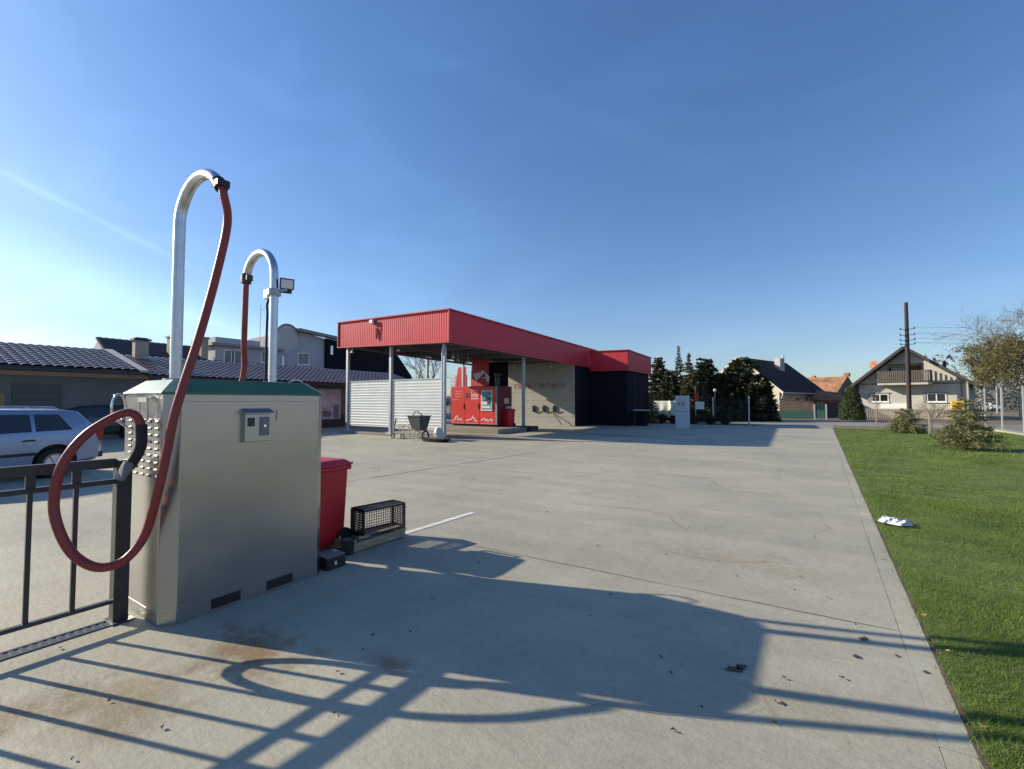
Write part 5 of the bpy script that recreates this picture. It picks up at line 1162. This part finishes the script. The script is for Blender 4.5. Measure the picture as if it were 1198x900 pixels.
nrm = Vector((-.45, -.85, .3)).normalized(); s1 = nrm.orthogonal().normalized(); s2 = nrm.cross(s1)
m.loft([[dq + nrm * (.25 * k_ * k_ - .2) + (s1 * math.cos(t) + s2 * math.sin(t)) * rd_ * k_ for t in [i * math.pi / 9 for i in range(18)]] for k_ in (.05, .4, .7, 1.)], smooth=True); ds = part('satellite_dish', m, 'dish_orange', rf)
m = MB(); m.cyl(dq - nrm * .25, (dq.x, dq.y + .3, dq.z - 1.8), .05, 8); m.bar(dq - nrm * .1 - s2 * rd_, dq + nrm * .7, .03); part('mast', m, 'galv_dull', ds)
m = MB(); c = Matrix.Translation(Vector((ax_, HY, 0))) @ Matrix.Rotation(R(14), 4, 'Z') @ Matrix.Translation(-Vector((ax_, HY, 0))) @ onY(1105, 423, HY + 1.5); m.box(c.x - .12, c.y - .12, c.z - .9, c.x + .12, c.y + .12, c.z); part('flue', m, 'dark_paint', rf)
def turn(root, pivot, ang):
    mtx = Matrix.Translation(Vector(pivot)) @ Matrix.Rotation(ang, 4, 'Z') @ Matrix.Translation(-Vector(pivot))
    root.location = mtx @ root.location; root.rotation_euler.z = ang
turn(bh, (ax_, HY, 0), R(-14))
# picket fence before the house, yellow cabinet, low garden fence
pf = thing('picket_fence', 'low grey picket fence before the left half of the balcony house', 'fence', (hx(1008), 54.5, 0)); x0_, x1_ = onY(1006, 485, 54.5).x, onY(1116, 485, 54.5).x
m = MB(); x = x0_
while x < x1_: m.box(x, 54.5, .05, x + .09, 54.53, .95); x += .17
part('pickets', m, 'stake_pale', pf)
m = MB(); m.box(x0_, 54.53, .25, x1_, 54.57, .33); m.box(x0_, 54.53, .7, x1_, 54.57, .78); part('rails', m, 'stake_pale', pf)
q = onY(1120.5, 475, 54.0); yc_ = thing('meter_cabinet', 'bright yellow meter cabinet on a post before the balcony house', 'cabinet', (q.x, 54, 0))
m = MB(); m.box(q.x - .42, 53.8, q.z - .42, q.x + .42, 54.2, q.z + .42); part('box', m, 'yellow_paint', yc_, bevel=.03)
m = MB(); m.box(q.x - .06, 53.95, 0, q.x + .06, 54.05, q.z - .42); part('post', m, 'galv_dull', yc_)
m = MB(); m.box(q.x + .02, 53.79, q.z - .05, q.x + .2, 53.799, q.z + .12); part('label_plate', m, 'wood_brown', yc_)
# brown roofed house with gable towards the yard
H1 = 53.; x1 = lambda px: onY(px, 470, H1).x; z1 = lambda py, px=880: onY(px, py, H1).z
ch_ = thing('brown_roofed_house', 'cream gable house with dark brown roof behind the big evergreen', 'house', (-5, H1, 0))
xr = x1(912); xa_ = x1(864); za_ = z1(419); zer_ = z1(455.5, 914); xl = xa_ - (xr - xa_)
m = MB(); m.prism([(xl, H1, 0), (xr, H1, 0), (xr, H1, zer_), (xa_, H1, za_), (xl, H1, zer_)], (0, 11, 0)); part('wall', m, 'plaster_cream', ch_)
sl1 = (za_ - zer_) / (xr - xa_); oh = .65; zo = zer_ - oh * sl1 + .2
m = MB(); tiles(m, (xr + oh, H1 - .8, zo), (xr + oh, H1 + 11.6, zo), (xa_, H1 + 11.6, za_ + .2), (xa_, H1 - .8, za_ + .2), .35, .4, .03, .03, 4); tiles(m, (xl - oh, H1 + 11.6, zo), (xl - oh, H1 - .8, zo), (xa_ - .01, H1 - .8, za_ + .2), (xa_ - .01, H1 + 11.6, za_ + .2), .35, .4, .03, .03, 4); rf = part('roof', m, 'tile_dark', ch_)
m = MB(); m.bar((xl - oh, H1 - .83, zo - .02), (xa_, H1 - .83, za_ + .2), .06, .22); m.bar((xa_, H1 - .83, za_ + .2), (xr + oh, H1 - .83, zo - .02), .06, .22); part('bargeboard', m, 'plaster_cream', rf)
m = MB(); m.tube([(xr + oh - .05, H1 - .9, zo + .02), (xr + oh - .05, H1 + 11.6, zo + .02)], .08, 8); m.tube([(xr + oh - .05, H1 - .6, zo), (xr + .4, H1 - .5, zo - .5), (xr + .06, H1 + .2, zo - .8), (xr + .06, H1 + .2, .2)], .05, 8); part('gutter', m, 'frame_white', ch_)
cc_ = Matrix.Translation(Vector((xr, H1, 0))) @ Matrix.Rotation(R(18), 4, 'Z') @ Matrix.Translation(-Vector((xr, H1, 0))) @ onD(911, 418, 52)
m = MB(); m.box(cc_.x - .35, cc_.y - .3, cc_.z - 2.4, cc_.x + .25, cc_.y + .3, cc_.z - .1); m.box(cc_.x + .1, cc_.y + .31, cc_.z - 2.4, cc_.x + .35, cc_.y + .6, cc_.z + .2); part('chimney', m, 'plaster_pale', rf)
mkX1 = lambda u, v, n: Vector((xr + n, u, v))
window(ch_, mkX1, H1 + 4.5, 1.2, 2.1, 1.2); window(ch_, mkX1, H1 + 8, 1.2, 2.1, 1.2)
turn(ch_, (xr, H1, 0), R(-18))
# wooden board fence with green foot and gate in front of it
bf = thing('board_fence', 'dark brown board fence with green lower panel beside the gable house', 'fence', (x1(912), 50.5, 0)); fx0, fx1 = onY(899, 480, 50.5).x, onY(952, 480, 50.5).x
fz = lambda px, py: onY(px, py, 50.5).z
m = MB(); m.prism([(onY(912, 480, 50.5).x, 50.5, .75), (fx1, 50.5, .75), (fx1, 50.5, fz(952, 471)), (onY(912, 480, 50.5).x, 50.5, fz(912, 467))], (0, .05, 0)); part('boards', m, 'wood_board', bf)
m = MB(); m.bar((onY(912, 480, 50.5).x, 50.52, fz(912, 466.5)), (fx1, 50.52, fz(952, 470.5)), .12, .08); part('cap_rail', m, 'wood_brown', bf)
m = MB(); m.box(fx0, 50.44, 0, fx1, 50.49, .74); part('green_panel', m, 'green_paint', bf)
gt = thing('yard_gate', 'green metal yard gate between pale posts beside the board fence', 'gate', (fx1 + .6, 50.5, 0)); ga, gb = fx1 + .05, onY(966.5, 480, 50.5).x
for x in (ga, gb):
    m = MB(); m.box(x - .06, 50.44, 0, x + .06, 50.56, fz(960, 473)); part('post', m, 'fence_post', gt)
m = MB(); m.box(ga + .1, 50.48, .1, gb - .1, 50.52, .85)
for i in range(7): x = ga + .12 + (gb - ga - .24) * i / 6; m.box(x - .02, 50.48, .85, x + .02, 50.52, 1.45)
m.box(ga + .1, 50.48, 1.45, gb - .1, 50.52, 1.5); part('gate_leaf', m, 'green_paint', gt)
# house with orange tiles
H2 = 76.; x2 = lambda px: onY(px, 470, H2).x; z2 = lambda py, px=960: onY(px, py, H2).z
oh_ = thing('orange_roofed_house', 'low old house with faded orange tile roof between the two gable houses', 'house', (x2(960), H2, 0))
xa_, xb_ = x2(920), x2(977); ze = z2(461); zr_ = onY(960, 441.5, H2 + 3.6).z
m = MB(); m.box(xa_, H2, 0, xb_, H2 + 7.2, ze); m.prism([(xb_ - .2, H2, ze), (xb_ - .2, H2 + 7.2, ze), (xb_ - .2, H2 + 3.6, zr_ - .05)], (.2, 0, 0)); part('wall', m, 'plaster_brick', oh_)
m = MB(); tiles(m, (xa_ - .3, H2 - .4, ze - .1), (xb_ + .3, H2 - .4, ze - .1), (xb_ + .3, H2 + 3.6, zr_), (xa_ - .3, H2 + 3.6, zr_), .35, .4, .03, .03, 4); tiles(m, (xb_ + .3, H2 + 7.6, ze - .1), (xa_ - .3, H2 + 7.6, ze - .1), (xa_ - .3, H2 + 3.61, zr_), (xb_ + .3, H2 + 3.61, zr_), .35, .4, .03, .03, 4); rf = part('roof', m, 'tile_orange', oh_)
m = MB(); m.box(x2(978.5) - .3, H2 + 3.5, zr_, x2(978.5) + .3, H2 + 4.1, zr_ + .5); m.box(x2(936) - .2, H2 + 3.5, zr_, x2(936) + .2, H2 + 4, zr_ + .3); part('chimney', m, 'tile_orange', rf)
m = MB(); m.prism([(xb_ + .302, H2 - .3, ze), (xb_ + .302, H2 + 7.4, ze), (xb_ + .302, H2 + 3.6, zr_ - .1)], (.05, 0, 0)); part('gable_cladding', m, 'wood_board', oh_)
turn(oh_, (xb_, H2, 0), R(-22))
sh = thing('lean_to_shed', 'lean-to shed with stacked reddish tiles on its roof before the orange house', 'shed', (x2(965), H2 - 4, 0))
xs0, xs1 = onY(950, 470, 59).x, onY(983, 470, 59).x
m = MB(); m.box(xs0, 59, 0, xs1 - .2, 61.5, 1.7); part('wall', m, 'wood_board', sh)
m = MB(); tiles(m, (xs0 - .2, 58.7, 1.75), (xs1 + .2, 58.7, 1.55), (xs1 + .2, 61.6, 2.5), (xs0 - .2, 61.6, 2.9), .35, .4, .05, .05, 4); part('roof', m, 'tile_orange', sh)
# utility pole and wires
q = onD(1064, 484, 42); up_x, up_y = q.x, q.y; uz = onD(1062, 353, 42).z
po = thing('utility_pole', 'tall dark wooden utility pole in front of the balcony house', 'pole', (up_x, up_y, 0))
m = MB(); m.tube([(up_x, up_y, 0), (up_x, up_y, uz)], [.19, .14], 12); part('shaft', m, 'pole_wood', po)
for py in (385, 392, 398, 403):
    z = onD(1064, py, 42).z; m = MB(); m.bar((up_x - .55, up_y - .2, z), (up_x + .55, up_y - .2, z), .05)
    for s in (-.5, .5): m.cyl((up_x + s, up_y - .2, z), (up_x + s, up_y - .2, z + .16), .05, 8)
    part('insulator_arm', m, 'dark_paint', po)
k_ = 0
for py in (385, 392, 398, 403):
    z = onD(1064, py, 42).z + .15
    for s, (tx_, ty_) in ((.5, (60, 62)), (-.5, (-60, 58))):
        a = Vector((up_x + s, up_y - .2, z)); b = Vector((tx_, ty_, z + .3)) ; pts = [a + (b - a) * (i / 24) - Vector((0, 0, 1.6 * math.sin(math.pi * i / 24))) for i in range(25)]
        if s < 0: continue
        solo('power_line', MB().tube(pts, .011, 4), 'black_rubber', ('highest', 'second highest', 'third highest', 'lowest')[k_] + ' power line running right from the dark utility pole', 'power line', a, group='wires at the utility pole')
    k_ += 1
# distant poles and far trees at the right
for i, (px, py0, py1, D) in enumerate(((1167, 483, 452, 62), (1173.5, 489, 454, 55), (1194.5, 500, 464, 44))):
    a = onD(px, py0, D); z = onD(px, py1, D).z; m = MB(); m.tube([(a.x, a.y, 0), (a.x, a.y, z)], [.10, .08], 8)
    t = thing('concrete_pole', ('thin pale pole farthest back behind the right mesh fence', 'pale pole just right of the farthest one behind the right mesh fence', 'pale pole at the right picture edge behind the mesh fence')[i], 'pole', (a.x, a.y, 0), group='pale poles beyond the right fence'); part('shaft', m, 'fence_post', t)
    m = MB(); m.box(a.x - .12, a.y - .12, z, a.x + .12, a.y + .12, z + .06); part('cap', m, 'dark_paint', t)
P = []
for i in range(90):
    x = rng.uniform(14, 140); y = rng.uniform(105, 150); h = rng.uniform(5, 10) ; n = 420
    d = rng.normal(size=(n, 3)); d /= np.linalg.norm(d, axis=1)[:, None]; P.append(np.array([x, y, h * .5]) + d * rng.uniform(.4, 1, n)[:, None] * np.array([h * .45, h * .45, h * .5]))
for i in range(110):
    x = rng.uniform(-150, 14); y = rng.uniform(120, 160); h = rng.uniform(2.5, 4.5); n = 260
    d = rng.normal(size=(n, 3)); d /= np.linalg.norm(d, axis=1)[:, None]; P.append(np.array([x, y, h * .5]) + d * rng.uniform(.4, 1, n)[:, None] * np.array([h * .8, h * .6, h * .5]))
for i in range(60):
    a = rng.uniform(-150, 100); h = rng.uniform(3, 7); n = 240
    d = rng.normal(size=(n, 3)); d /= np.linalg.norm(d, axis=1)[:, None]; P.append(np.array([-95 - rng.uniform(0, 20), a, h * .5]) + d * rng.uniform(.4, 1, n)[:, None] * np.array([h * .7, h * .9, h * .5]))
tag(raw_quads('far_woodland', leaf_quads(np.concatenate(P), .5), 'far_trees'), 'haze-tinted grey band of distant trees along the horizon', 'trees', kind='stuff')
# green sports-ground fence far right
mesh_fence('mesh_fence', 'distant green mesh fence behind the pale poles at the far right', [(14, 47.5, 0), (18, 47.5, 0), (22, 47.5, 0), (26, 47.5, 0)], 1.6, 'green_paint', .05)

nh = thing('neighbour_house', 'long low beige house beyond the right hand mesh fence', 'house', (24, 14, 0))
m = MB(); m.box(20, 1, 0, 29, 28, 3.4); part('wall', m, 'wall_beige', nh)
m = MB(); tiles(m, (19.4, 28.4, 3.3), (19.4, .6, 3.3), (24.5, .6, 5.6), (24.5, 28.4, 5.6), .5, .5, .04, .03, 4); tiles(m, (29.6, .6, 3.3), (29.6, 28.4, 3.3), (24.51, 28.4, 5.6), (24.51, .6, 5.6), .5, .5, .04, .03, 4); part('roof', m, 'tile_dark', nh)
for yy in (5, 10, 15, 20, 25): window(nh, lambda u, v, n: Vector((20 - n, u, v)), yy, 1.1, 2.4, 1.4)
# ------------------------------------------------------------------ litter
m = MB(); q = onZ(1039, 615); nu, nv = 40, 26
from mathutils import noise as mnoise
def bagz(u, v):
    e_ = max(0, min(u, 1 - u, v * 1.4, (1 - v) * 1.4)); b_ = min(1, e_ / .2) ** .7
    f_ = mnoise.fractal(Vector((u * 6, v * 4.5, 3.3)), .8, 2.2, 4); r_ = abs(mnoise.noise(Vector((u * 9, v * 7, 8.1))))
    return .045 + b_ * (.055 + .03 * f_ - .045 * r_)
m.grid(lambda u, v: (q.x - .08 + .29 * u + .03 * math.sin(v * 9) + .02 * mnoise.noise(Vector((u * 5, v * 5, 1))), q.y - .13 + .25 * v + .03 * math.sin(u * 8) + .02 * mnoise.noise(Vector((u * 5, v * 5, 7))), max(.046, bagz(u, v))), nu, nv, True)
solo('plastic_bag', m, 'bag_white', 'crumpled white plastic bag lying on the grass next to the kerb', 'bag', (q.x, q.y, .02))
def dry_leaf(px, py, s, light=False, onlawn=0.):
    p = onZ(px, py); a = random.uniform(0, 6.28); m = MB(); pts = []
    for i in range(8):
        t = i * math.pi / 4; r = s * (1 if i % 2 == 0 else .6) * random.uniform(.7, 1.2); pts.append((p.x + r * math.cos(t + a), p.y + .7 * r * math.sin(t + a), .007 + onlawn + random.uniform(0, .014)))
    m.add([(p.x, p.y, .012 + onlawn)] + pts, [(0, 1 + i, 1 + (i + 1) % 8) for i in range(8)])
    return solo('dry_leaf', m, 'dry_leaf_light' if light else 'dry_leaf', 'dry curled leaf lying on the open concrete' if not light else 'yellow dry leaf on the grass edge by the kerb', 'leaf', (p.x, p.y, .01), group='dry leaves on the concrete' if not light else 'yellow leaves at the kerb')
random.seed(33)
lp = [(190, 853), (395, 788), (391, 836), (773, 770), (785, 789), (780, 650), (798, 608), (806, 618), (746, 583), (893, 658), (930, 692), (715, 698), (690, 722), (985, 795), (917, 795), (905, 822), (906, 847), (822, 830), (788, 856), (862, 676), (1033, 656), (936, 676), (968, 700), (1002, 733), (700, 640), (640, 600), (740, 545), (585, 575), (660, 560), (560, 660), (452, 672), (425, 762), (480, 742), (436, 745), (128, 822), (85, 890), (70, 760), (505, 700)]
for (px, py) in lp: dry_leaf(px, py, random.uniform(.010, .022))
for (px, py) in ((1030, 632), (1063, 700), (1081, 726), (1110, 770), (1150, 860)): dry_leaf(px, py, .022, True, .03)
